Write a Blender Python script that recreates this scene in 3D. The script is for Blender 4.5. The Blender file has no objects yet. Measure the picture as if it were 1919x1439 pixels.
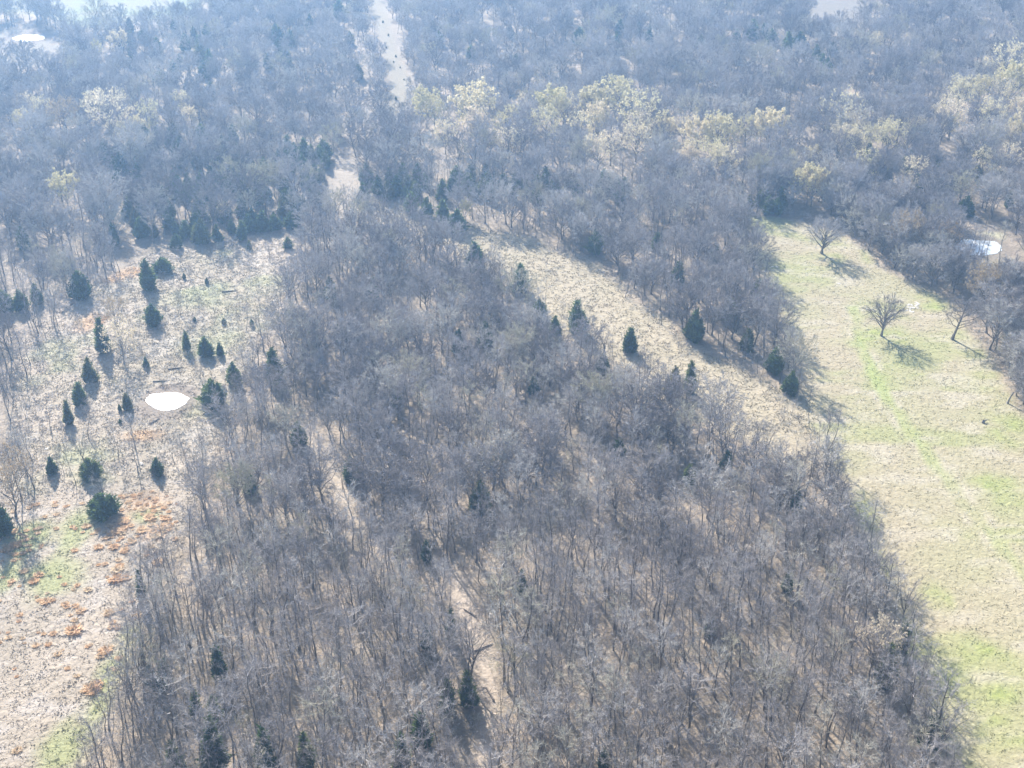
import bpy, math, random
import numpy as np
from mathutils import Vector

R = math.radians
random.seed(7)
SC = bpy.context.scene
COL = SC.collection

# ------------------------------------------------------------------ camera
CAM_H, PITCH, F_PX, PW, PH = 120.0, R(30.0), 2380.0, 1919.0, 1439.0
cam_d = bpy.data.cameras.new('camera')
cam = bpy.data.objects.new('camera', cam_d)
COL.objects.link(cam)
cam.location = (0, 0, CAM_H)
cam.rotation_euler = (math.pi / 2 - PITCH, 0, 0)
cam_d.sensor_width = 36.0
cam_d.lens = 36.0 * F_PX / PW
cam_d.clip_start = 1.0
cam_d.clip_end = 20000.0
SC.camera = cam

# ------------------------------------------------------------------ sky, sun, exposure
SUN_AZ, SUN_EL = R(-22.0), R(34.0)          # azimuth measured from +Y towards +X
world = bpy.data.worlds.new('World')
SC.world = world
world.use_nodes = True
wn = world.node_tree
for n in list(wn.nodes):
    wn.nodes.remove(n)
wo = wn.nodes.new('ShaderNodeOutputWorld')
bg = wn.nodes.new('ShaderNodeBackground')
sky = wn.nodes.new('ShaderNodeTexSky')
sky.sky_type = 'NISHITA'
sky.sun_disc = False
sky.sun_elevation = SUN_EL
sky.sun_rotation = SUN_AZ
sky.air_density = 1.0
sky.dust_density = 1.5
bg.inputs['Strength'].default_value = 0.085
wn.links.new(sky.outputs[0], bg.inputs['Color'])
wn.links.new(bg.outputs[0], wo.inputs['Surface'])

sun_d = bpy.data.lights.new('sun', 'SUN')
sun_d.energy = 5.0
sun_d.angle = R(0.53)
sun_d.color = (1.0, 0.94, 0.86)
sun = bpy.data.objects.new('sun', sun_d)
COL.objects.link(sun)
sd = Vector((math.sin(SUN_AZ) * math.cos(SUN_EL), math.cos(SUN_AZ) * math.cos(SUN_EL), math.sin(SUN_EL)))
sun.rotation_euler = sd.to_track_quat('Z', 'Y').to_euler()
sun.location = (0, 0, 300)

SC.view_settings.view_transform = 'Standard'
SC.view_settings.look = 'None'
SC.view_settings.gamma = 1.0
SC.view_settings.use_curve_mapping = False
SC.view_settings.exposure = 1.47
SC.render.engine = 'CYCLES'
cy = SC.cycles
cy.use_denoising = True
cy.max_bounces = 5
cy.diffuse_bounces = 3
cy.glossy_bounces = 2
cy.transmission_bounces = 3
cy.volume_bounces = 1
cy.transparent_max_bounces = 4

HAZE_DENSITY = 0.00056
HAZE_COLOR = (0.36, 0.62, 1.0)


# ------------------------------------------------------------------ helpers: view geometry
CP, SP = math.cos(PITCH), math.sin(PITCH)


def ray(px, py):
    u = (px - PW / 2) / F_PX
    v = (PH / 2 - py) / F_PX
    return u, CP + v * SP, -SP + v * CP


def at(px, py):
    """ground point under a photo pixel"""
    dx, dy, dz = ray(px, py)
    t = CAM_H / -dz
    return dx * t, dy * t


def pxm(py):
    """photo pixels per metre on the ground at this row"""
    return F_PX / (CAM_H / -ray(960, py)[2])


def upx(py):
    """photo pixels per metre of height at this row"""
    dx, dy, dz = ray(960, py)
    return pxm(py) * dy / math.hypot(dy, dz)


def project(x, y, z=0.0):
    yy, zz = np.asarray(y), np.asarray(z) - CAM_H
    depth = yy * CP - zz * SP
    up = yy * SP + zz * CP
    return PW / 2 + F_PX * np.asarray(x) / depth, PH / 2 - F_PX * up / depth, depth


def poly(pts):
    return np.array([at(*p) for p in pts])


# ------------------------------------------------------------------ helpers: noise, polygons
def _hash(ix, iy, seed):
    h = (ix.astype(np.int64) * 374761393 + iy.astype(np.int64) * 668265263 + seed * 982451653) & 0x7fffffff
    h = ((h ^ (h >> 13)) * 1274126177) & 0x7fffffff
    h = h ^ (h >> 16)
    return (h & 0xffffff) / float(0xffffff)


def vnoise(x, y, scale, seed):
    x = np.asarray(x, float) / scale
    y = np.asarray(y, float) / scale
    ix, iy = np.floor(x), np.floor(y)
    fx, fy = x - ix, y - iy
    fx = fx * fx * (3 - 2 * fx)
    fy = fy * fy * (3 - 2 * fy)
    a, b = _hash(ix, iy, seed), _hash(ix + 1, iy, seed)
    c, d = _hash(ix, iy + 1, seed), _hash(ix + 1, iy + 1, seed)
    return (a * (1 - fx) + b * fx) * (1 - fy) + (c * (1 - fx) + d * fx) * fy


def fbm(x, y, scale, seed, octs=4):
    s, a, tot = 0, 1.0, 0
    for k in range(octs):
        s = s + a * vnoise(x, y, scale / 2 ** k, seed + 17 * k)
        tot += a
        a *= 0.55
    return s / tot


def sdf(P, x, y):
    """signed distance to polygon P, negative inside"""
    x, y = np.asarray(x, float), np.asarray(y, float)
    d = np.full(x.shape, 1e18)
    inside = np.zeros(x.shape, bool)
    n = len(P)
    for i in range(n):
        ax, ay = P[i]
        bx, by = P[(i + 1) % n]
        ex, ey = bx - ax, by - ay
        t = np.clip(((x - ax) * ex + (y - ay) * ey) / max(ex * ex + ey * ey, 1e-9), 0, 1)
        d = np.minimum(d, (x - ax - t * ex) ** 2 + (y - ay - t * ey) ** 2)
        cond = ((ay > y) != (by > y))
        with np.errstate(divide='ignore', invalid='ignore'):
            xi = ax + (y - ay) / (by - ay if by != ay else 1e-9) * ex
        inside ^= cond & (x < xi)
    d = np.sqrt(d)
    return np.where(inside, -d, d)


def smooth(a, b, x):
    t = np.clip((x - a) / (b - a), 0, 1)
    return t * t * (3 - 2 * t)


# ------------------------------------------------------------------ zones of the place (traced on the ground plane)
PASTURE = poly([(1398, 403), (1450, 406), (1500, 413), (1575, 430), (1625, 468), (1650, 495), (1700, 522), (1760, 548),
                (1795, 572), (1812, 605), (1835, 640), (1855, 668), (1875, 700), (1895, 742), (1925, 780), (2000, 850),
                (2150, 1000), (2300, 1200), (2350, 1560), (1815, 1560), (1785, 1439), (1745, 1360), (1728, 1300), (1710, 1240),
                (1698, 1185), (1665, 1110), (1628, 1030), (1605, 960), (1575, 885), (1535, 835), (1500, 790), (1508, 725),
                (1472, 620), (1435, 515)])
SWATH = poly([(700, 376), (770, 390), (830, 413), (950, 443), (1000, 450), (1050, 478), (1130, 500), (1180, 558), (1250, 608), (1295, 650),
              (1370, 688), (1440, 722), (1520, 748), (1530, 885), (1440, 848), (1380, 820), (1300, 775), (1235, 742), (1180, 705),
              (1110, 665), (1050, 625), (1000, 580), (935, 530), (890, 505), (840, 470), (770, 435), (700, 405)])
MEADOW = poly([(325, 452), (400, 457), (470, 442), (556, 431), (576, 432), (530, 545), (490, 640), (462, 710), (425, 800),
               (395, 870), (352, 930), (340, 1000), (330, 1040), (272, 1090), (272, 1140), (248, 1210), (228, 1260),
               (198, 1330), (170, 1400), (145, 1500), (130, 1560), (-420, 1560), (-420, 985), (0, 940), (-20, 870),
               (30, 800), (20, 700), (60, 620), (130, 570), (170, 540), (232, 500)])
FIELD = poly([(-420, 990), (0, 945), (60, 925), (150, 905), (250, 893), (345, 897), (340, 1000), (330, 1040), (272, 1090),
              (272, 1140), (248, 1210), (228, 1260), (198, 1330), (170, 1400), (145, 1500), (130, 1560), (-420, 1560)])
CUT_FAR = poly([(646, -160), (674, -160), (718, 0), (734, 60), (752, 118), (770, 150), (762, 205), (754, 218), (722, 222),
                (732, 150), (715, 90), (701, 40), (693, 0)])
CUT_MID = poly([(626, 305), (662, 300), (672, 352), (664, 400), (612, 400), (622, 345)])
CUT_NEAR = poly([(828, 1066), (868, 1070), (886, 1120), (904, 1180), (924, 1250), (932, 1320), (912, 1439), (905, 1520),
                 (882, 1520), (886, 1439), (904, 1320), (890, 1240), (864, 1170), (846, 1120)])
CUT_PARCEL = poly([(585, 800), (625, 870), (680, 960), (735, 1030), (700, 1035), (640, 960), (598, 880), (565, 800)])
TOPFIELD = poly([(-60, -190), (420, -190), (385, 0), (352, 28), (250, 46), (150, 60), (95, 30), (-60, 20)])
TOPCLEAR = poly([(-80, 52), (96, 58), (112, 90), (104, 118), (60, 128), (-80, 120)])
TOPRIGHT = poly([(1490, -20), (1640, -20), (1622, 12), (1600, 50), (1530, 52), (1500, 14)])
GLADE_R = poly([(1785, 435), (1880, 435), (1885, 485), (1860, 500), (1795, 500)])
SPARSE_L = poly([(-60, 470), (200, 470), (232, 500), (170, 560), (150, 640), (110, 700), (100, 790), (-60, 800)])
BAND_L = poly([(-60, 800), (110, 790), (200, 820), (300, 850), (400, 830), (365, 905), (250, 893), (150, 905), (60, 925), (-60, 950)])
PARCEL = poly([(605, 358), (1378, 358), (1620, 1030), (330, 1030)])
NEARWOOD_Y = at(960, 1030)[1]
OPEN = [PASTURE, SWATH, MEADOW, CUT_FAR, CUT_MID, CUT_NEAR, CUT_PARCEL, TOPFIELD, TOPCLEAR, TOPRIGHT, GLADE_R]
PONDS = {'left': at(313, 752), 'far': at(54, 71), 'right': at(1834, 463)}


TRACK = np.array([at(*p_) for p_ in [(1600, 575), (1606, 600), (1614, 640), (1632, 690), (1660, 745), (1698, 795), (1735, 845), (1768, 885),
                                    (1802, 935), (1850, 990), (1900, 1055), (1960, 1130), (2030, 1220)]])


def track_dist(x, y):
    d, best = np.full(np.shape(x), 1e9), np.zeros(np.shape(x))
    for (ax, ay), (bx, by) in zip(TRACK[:-1], TRACK[1:]):
        ex, ey = bx - ax, by - ay
        t = np.clip(((x - ax) * ex + (y - ay) * ey) / (ex * ex + ey * ey), 0, 1)
        dd = np.hypot(x - ax - t * ex, y - ay - t * ey)
        sg = np.sign((x - ax) * ey - (y - ay) * ex)
        best = np.where(dd < d, dd * sg, best)
        d = np.minimum(d, dd)
    return best


def height(x, y):
    h = (fbm(x, y, 95, 3, 2) - 0.5) * 2.2
    for (cx, cy_) in PONDS.values():
        d = np.hypot(np.asarray(x) - cx, np.asarray(y) - cy_)
        h = h * smooth(7, 22, d)
    return h


def lerp(a, b, t):
    t = np.asarray(t)[..., None]
    return np.asarray(a) * (1 - t) + np.asarray(b) * t


def blob(x, y, px, py, rx, ry):
    cx, cy_ = at(px, py)
    d = np.hypot((x - cx) / rx, (y - cy_) / ry)
    return smooth(1.25, 0.35, d + (fbm(x, y, 4, 88, 3) - 0.5) * 0.9)


def ground_col(x, y):
    x, y = np.asarray(x, float), np.asarray(y, float)
    n1, n2, n3 = fbm(x, y, 14, 5), fbm(x, y, 5, 9), fbm(x, y, 2.2, 21, 3)
    n4 = fbm(x * 0.45, y, 7, 31, 5)
    edge = (fbm(x, y, 6, 41, 4) - 0.5) * 5
    c = lerp((0.40, 0.32, 0.235), (0.28, 0.23, 0.17), smooth(0.3, 0.7, n2))
    c = lerp(c, (0.44, 0.37, 0.29), smooth(0.55, 0.75, n3) * 0.7)
    # thin stands on the left show a paler floor
    w = smooth(3, -3, sdf(SPARSE_L, x, y) + edge)
    c = lerp(c, lerp((0.46, 0.38, 0.31), (0.40, 0.34, 0.26), n2), w * 0.9)
    # meadow, upper scrubby part
    md = lerp((0.50, 0.42, 0.33), (0.42, 0.355, 0.26), smooth(0.3, 0.7, n1))
    md = lerp(md, (0.54, 0.48, 0.40), smooth(0.52, 0.72, n2) * 0.6)
    md = lerp(md, (0.37, 0.38, 0.20), smooth(0.55, 0.75, fbm(x, y, 11, 55)) * 0.55)
    for b in ((235, 507, 6, 3.5), (170, 600, 3.5, 5), (205, 520, 3, 3), (265, 815, 4, 2)):
        md = lerp(md, (0.55, 0.36, 0.20), blob(x, y, *b) * 0.8)
    for b in ((365, 555, 7, 6), (395, 540, 6, 4), (400, 640, 7, 8), (150, 850, 6, 3)):
        md = lerp(md, (0.40, 0.42, 0.22), blob(x, y, *b) * 0.5)
    # meadow, lower mown part
    fd = lerp((0.47, 0.395, 0.31), (0.41, 0.345, 0.265), smooth(0.35, 0.65, n1))
    fd = lerp(fd, (0.54, 0.48, 0.42), smooth(0.55, 0.7, n3) * 0.6)
    for b in ((140, 985, 3.2, 7), (95, 1075, 4.5, 6), (60, 1000, 4, 5), (215, 1250, 2.5, 5), (190, 1310, 2.2, 7),
              (120, 1400, 3.5, 7), (240, 1190, 1.6, 4), (270, 960, 3, 3), (10, 1075, 2, 5)):
        fd = lerp(fd, (0.345, 0.37, 0.15), blob(x, y, *b) * 0.75)
    for b in ((270, 935, 4.5, 4), (220, 975, 3, 3.5), (290, 990, 3, 3)):
        fd = lerp(fd, (0.56, 0.36, 0.20), blob(x, y, *b) * 0.6)
    md = lerp(md, fd, smooth(1.5, -1.5, sdf(FIELD, x, y) + edge * 0.5))
    c = lerp(c, md, smooth(1.5, -1.5, sdf(MEADOW, x, y) + edge * 0.5))
    # pasture
    ps = lerp((0.41, 0.37, 0.22), (0.44, 0.375, 0.25), smooth(0.3, 0.7, n1))
    g = smooth(0.5, 0.68, n4) * 0.45
    for b in ((1660, 632, 7, 7), (1800, 640, 6, 9), (1545, 480, 6, 4), (1640, 475, 4, 5), (1740, 560, 6, 5), (1850, 700, 5, 5),
              (1640, 1050, 2.5, 8), (1880, 930, 5, 9), (1890, 800, 7, 8), (1750, 1120, 3, 5), (1850, 1250, 6, 8),
              (1780, 1390, 3.0, 7), (1890, 1390, 6, 7), (1700, 1190, 2.0, 6), (1620, 960, 2.5, 7), (1650, 700, 3, 7)):
        g = np.maximum(g, blob(x, y, *b) * np.clip(0.25 + 1.2 * (n2 - 0.3) + 0.9 * (n3 - 0.5), 0.05, 1))
    ps = lerp(ps, lerp((0.36, 0.385, 0.145), (0.31, 0.36, 0.10), n2), g)
    ps = lerp(ps, (0.52, 0.46, 0.35), smooth(0.56, 0.72, fbm(x * 0.35, y, 3.2, 77)) * 0.6)
    td = track_dist(x, y) + (fbm(x, y, 6, 61, 3) - 0.5) * 1.3
    ps = lerp(ps, (0.365, 0.41, 0.15), smooth(1.7, 0.5, np.abs(td)) * np.clip(0.35 + 1.5 * (fbm(x, y, 9, 62, 3) - 0.35), 0.15, 0.8))
    ps = lerp(ps, (0.52, 0.455, 0.34), smooth(0.75, 0.1, np.abs(td - 1.7)) * np.clip(2.6 * (fbm(x, y, 8, 63, 3) - 0.38), 0, 0.75))
    ps = lerp(ps, (0.52, 0.455, 0.34), smooth(0.7, 0.1, np.abs(td + 1.6)) * np.clip(2.6 * (fbm(x, y, 8, 65, 3) - 0.45), 0, 0.7))
    c = lerp(c, ps, smooth(1.5, -1.5, sdf(PASTURE, x, y) + edge * 0.5))
    sw = lerp((0.49, 0.41, 0.29), (0.42, 0.36, 0.24), n2)
    c = lerp(c, sw, smooth(2, -2, sdf(SWATH, x, y) + edge))
    for P, col in ((CUT_FAR, (0.31, 0.265, 0.19)), (CUT_MID, (0.40, 0.335, 0.26)), (CUT_NEAR, (0.52, 0.43, 0.34)),
                   (CUT_PARCEL, (0.48, 0.40, 0.31)), (TOPCLEAR, (0.29, 0.25, 0.19)), (TOPRIGHT, (0.27, 0.235, 0.19)),
                   (GLADE_R, (0.46, 0.43, 0.28))):
        k = 0.5 if P is CUT_NEAR else 1.0
        c = lerp(c, np.array(col) * (0.88 + 0.24 * n2[..., None]), smooth(1.5 * k, -1.5 * k, sdf(P, x, y) + edge * 0.5 * k))
    tf = lerp((0.28, 0.26, 0.18), (0.24, 0.265, 0.14), smooth(0.4, 0.65, n1))
    c = lerp(c, tf, smooth(2, -2, sdf(TOPFIELD, x, y) + edge))
    for (cx, cy_), r in zip(PONDS.values(), (5.2, 8, 7)):
        d = np.hypot(x - cx, (y - cy_) * 0.8) + (n2 - 0.5) * 3
        c = lerp(c, (0.25, 0.20, 0.16), smooth(r + 1.5, r - 0.5, d) * 0.8)
    return np.clip(c * 0.73, 0.02, 0.8)


# ------------------------------------------------------------------ materials
def new_mat(name):
    m = bpy.data.materials.new(name)
    m.use_nodes = True
    nt = m.node_tree
    for n in list(nt.nodes):
        nt.nodes.remove(n)
    out = nt.nodes.new('ShaderNodeOutputMaterial')
    b = nt.nodes.new('ShaderNodeBsdfPrincipled')
    b.inputs['Roughness'].default_value = 0.9
    b.inputs['Specular IOR Level'].default_value = 0.15
    nt.links.new(b.outputs[0], out.inputs[0])
    return m, nt, b, out


def ramp(nt, stops):
    r = nt.nodes.new('ShaderNodeValToRGB')
    e = r.color_ramp.elements
    e[0].position, e[0].color = stops[0][0], (*stops[0][1], 1)
    e[1].position, e[1].color = stops[-1][0], (*stops[-1][1], 1)
    for p, c in stops[1:-1]:
        k = e.new(p)
        k.color = (*c, 1)
    return r


def plant_mat(name, stops, noise_scale=0.9, noise_amt=0.35, translucent=0.0):
    """colour differs from plant to plant (per-object random) and within a plant (object-space noise)"""
    m, nt, b, out = new_mat(name)
    oi = nt.nodes.new('ShaderNodeObjectInfo')
    r = ramp(nt, stops)
    nt.links.new(oi.outputs['Random'], r.inputs[0])
    tc = nt.nodes.new('ShaderNodeTexCoord')
    nz = nt.nodes.new('ShaderNodeTexNoise')
    nz.inputs['Scale'].default_value = noise_scale
    nz.inputs['Detail'].default_value = 3
    nt.links.new(tc.outputs['Object'], nz.inputs['Vector'])
    mr = nt.nodes.new('ShaderNodeMapRange')
    mr.inputs['From Min'].default_value, mr.inputs['From Max'].default_value = 0.3, 0.7
    mr.inputs['To Min'].default_value, mr.inputs['To Max'].default_value = 1 - noise_amt, 1 + noise_amt
    nt.links.new(nz.outputs[0], mr.inputs[0])
    mx = nt.nodes.new('ShaderNodeVectorMath')
    mx.operation = 'SCALE'
    nt.links.new(r.outputs[0], mx.inputs[0])
    nt.links.new(mr.outputs[0], mx.inputs['Scale'])
    nt.links.new(mx.outputs[0], b.inputs['Base Color'])
    if translucent:
        tr = nt.nodes.new('ShaderNodeBsdfTranslucent')
        ms = nt.nodes.new('ShaderNodeMixShader')
        ms.inputs[0].default_value = translucent
        nt.links.new(mx.outputs[0], tr.inputs[0])
        nt.links.new(b.outputs[0], ms.inputs[1])
        nt.links.new(tr.outputs[0], ms.inputs[2])
        nt.links.new(ms.outputs[0], out.inputs[0])
    return m


M_BARK = plant_mat('bark', [(0.0, (0.11, 0.092, 0.078)), (0.5, (0.17, 0.145, 0.125)), (1.0, (0.27, 0.24, 0.21))], 2.5, 0.3)
M_TWIG = plant_mat('twig', [(0.0, (0.20, 0.175, 0.16)), (0.35, (0.33, 0.30, 0.285)), (0.7, (0.42, 0.39, 0.37)), (0.88, (0.50, 0.47, 0.43)), (1.0, (0.46, 0.42, 0.29))], 0.6, 0.25)
M_CEDAR = plant_mat('cedar_needles', [(0.0, (0.065, 0.105, 0.036)), (0.5, (0.095, 0.14, 0.044)), (0.8, (0.125, 0.16, 0.055)), (1.0, (0.17, 0.155, 0.07))], 0.9, 0.6, 0.42)
M_BUD = plant_mat('buds', [(0.0, (0.58, 0.53, 0.29)), (0.5, (0.68, 0.60, 0.38)), (1.0, (0.70, 0.60, 0.45))], 1.2, 0.2, 0.45)
M_TAN = plant_mat('dry_leaves', [(0.0, (0.36, 0.27, 0.17)), (1.0, (0.42, 0.34, 0.22))], 1.2, 0.25, 0.3)
M_PALEBARK = plant_mat('pale_bark', [(0.0, (0.46, 0.43, 0.38)), (1.0, (0.52, 0.49, 0.44))], 2.5, 0.25)
M_SEDGE = plant_mat('dry_sedge', [(0.0, (0.66, 0.48, 0.31)), (0.6, (0.72, 0.56, 0.39)), (1.0, (0.68, 0.57, 0.42))], 1.5, 0.2, 0.5)
M_STONE = plant_mat('pale_stone', [(0.0, (0.50, 0.46, 0.41)), (1.0, (0.62, 0.58, 0.53))], 3.0, 0.25)

M_TUFT, nt, b, out = new_mat('grass_blades')
a = nt.nodes.new('ShaderNodeAttribute')
a.attribute_type = 'INSTANCER'
a.attribute_name = 'tint'
nt.links.new(a.outputs['Color'], b.inputs['Base Color'])
tr = nt.nodes.new('ShaderNodeBsdfTranslucent')
ms = nt.nodes.new('ShaderNodeMixShader')
ms.inputs[0].default_value = 0.25
nt.links.new(a.outputs['Color'], tr.inputs[0])
nt.links.new(b.outputs[0], ms.inputs[1])
nt.links.new(tr.outputs[0], ms.inputs[2])
nt.links.new(ms.outputs[0], out.inputs[0])


def ground_mat(name, fine, bump):
    m, nt, b, out = new_mat(name)
    a = nt.nodes.new('ShaderNodeAttribute')
    a.attribute_name = 'soil'
    g = nt.nodes.new('ShaderNodeNewGeometry')
    n1 = nt.nodes.new('ShaderNodeTexNoise')
    n1.inputs['Scale'].default_value = 1.7
    n1.inputs['Detail'].default_value = 6
    n1.inputs['Roughness'].default_value = 0.7
    nt.links.new(g.outputs['Position'], n1.inputs['Vector'])
    mr = nt.nodes.new('ShaderNodeMapRange')
    mr.inputs['From Min'].default_value, mr.inputs['From Max'].default_value = 0.3, 0.7
    mr.inputs['To Min'].default_value, mr.inputs['To Max'].default_value = 1 - fine, 1 + fine
    nt.links.new(n1.outputs[0], mr.inputs[0])
    mx = nt.nodes.new('ShaderNodeVectorMath')
    mx.operation = 'SCALE'
    nt.links.new(a.outputs['Color'], mx.inputs[0])
    nt.links.new(mr.outputs[0], mx.inputs['Scale'])
    nt.links.new(mx.outputs[0], b.inputs['Base Color'])
    bp = nt.nodes.new('ShaderNodeBump')
    bp.inputs['Strength'].default_value = 0.8
    bp.inputs['Distance'].default_value = bump
    n2 = nt.nodes.new('ShaderNodeTexNoise')
    n2.inputs['Scale'].default_value = 1.1
    n2.inputs['Detail'].default_value = 5
    n2.inputs['Distortion'].default_value = 0.8
    nt.links.new(g.outputs['Position'], n2.inputs['Vector'])
    nt.links.new(n2.outputs[0], bp.inputs['Height'])
    nt.links.new(bp.outputs[0], b.inputs['Normal'])
    return m


M_FLOOR = ground_mat('leaf_litter', 0.28, 0.35)
M_MEADOW = ground_mat('dry_meadow', 0.2, 0.35)
M_PASTURE = ground_mat('grazed_pasture', 0.18, 0.28)
M_BARE = ground_mat('bare_soil', 0.2, 0.25)

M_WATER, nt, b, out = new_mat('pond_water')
b.inputs['Base Color'].default_value = (0.55, 0.58, 0.60, 1)  # pale milky water, with white sky glare put into the base colour
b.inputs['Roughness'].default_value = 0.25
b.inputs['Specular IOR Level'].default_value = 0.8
g = nt.nodes.new('ShaderNodeNewGeometry')
nz = nt.nodes.new('ShaderNodeTexNoise')
nz.inputs['Scale'].default_value = 2.0
bp = nt.nodes.new('ShaderNodeBump')
bp.inputs['Strength'].default_value = 0.15
bp.inputs['Distance'].default_value = 0.05
nt.links.new(g.outputs['Position'], nz.inputs['Vector'])
nt.links.new(nz.outputs[0], bp.inputs['Height'])
nt.links.new(bp.outputs[0], b.inputs['Normal'])


# ------------------------------------------------------------------ object helpers
def link_mesh(name, me, parent=None):
    o = bpy.data.objects.new(name, me)
    COL.objects.link(o)
    if parent:
        o.parent = parent
    return o


def mesh_np(name, verts, tris, mats, mat_idx=None, smooth_=False):
    verts = np.asarray(verts, np.float32).reshape(-1, 3)
    tris = np.asarray(tris, np.int32).reshape(-1, 3)
    me = bpy.data.meshes.new(name)
    me.vertices.add(len(verts))
    me.vertices.foreach_set('co', verts.ravel())
    me.loops.add(len(tris) * 3)
    me.loops.foreach_set('vertex_index', tris.ravel())
    me.polygons.add(len(tris))
    me.polygons.foreach_set('loop_start', np.arange(0, len(tris) * 3, 3, dtype=np.int32))
    for m in mats:
        me.materials.append(m)
    if mat_idx is not None:
        me.polygons.foreach_set('material_index', np.asarray(mat_idx, np.int32))
    me.update(calc_edges=True)
    me.polygons.foreach_set('use_smooth', np.full(len(tris), smooth_, bool))
    return me


class Geo:
    def __init__(self):
        self.v, self.t, self.n = [], [], 0

    def add(self, v, t):
        v = np.asarray(v, float).reshape(-1, 3)
        self.v.append(v)
        self.t.append(np.asarray(t, int).reshape(-1, 3) + self.n)
        self.n += len(v)

    def tube(self, pts, rad, sides):
        pts = np.asarray(pts, float)
        n = len(pts)
        tan = np.gradient(pts, axis=0)
        tan /= np.linalg.norm(tan, axis=1)[:, None] + 1e-9
        ref = np.array([0.31, 0.95, 0.05])
        a = np.cross(tan, ref)
        a /= np.linalg.norm(a, axis=1)[:, None] + 1e-9
        b_ = np.cross(tan, a)
        ang = np.arange(sides) * 2 * math.pi / sides
        ring = (np.cos(ang)[None, :, None] * a[:, None, :] + np.sin(ang)[None, :, None] * b_[:, None, :]) * np.asarray(rad)[:, None, None]
        v = (pts[:, None, :] + ring).reshape(-1, 3)
        t = []
        for i in range(n - 1):
            for k in range(sides):
                p, q = i * sides + k, i * sides + (k + 1) % sides
                t += [(p, q, q + sides), (p, q + sides, p + sides)]
        self.add(v, t)

    def blades(self, base, tip, width, rng):
        """one tapering sliver per (base, tip)"""
        base, tip = np.asarray(base), np.asarray(tip)
        d = tip - base
        r = rng.normal(size=d.shape)
        s = np.cross(d, r)
        s /= np.linalg.norm(s, axis=1)[:, None] + 1e-9
        s *= np.asarray(width).reshape(-1, 1) * 0.5
        n = len(base)
        v = np.stack([base - s, base + s, tip], 1).reshape(-1, 3)
        self.add(v, np.arange(n * 3).reshape(-1, 3))

    def arrays(self):
        if not self.v:
            return np.zeros((0, 3)), np.zeros((0, 3), int)
        return np.concatenate(self.v), np.concatenate(self.t)


def unit(v):
    return v / (np.linalg.norm(v) + 1e-9)


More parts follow.
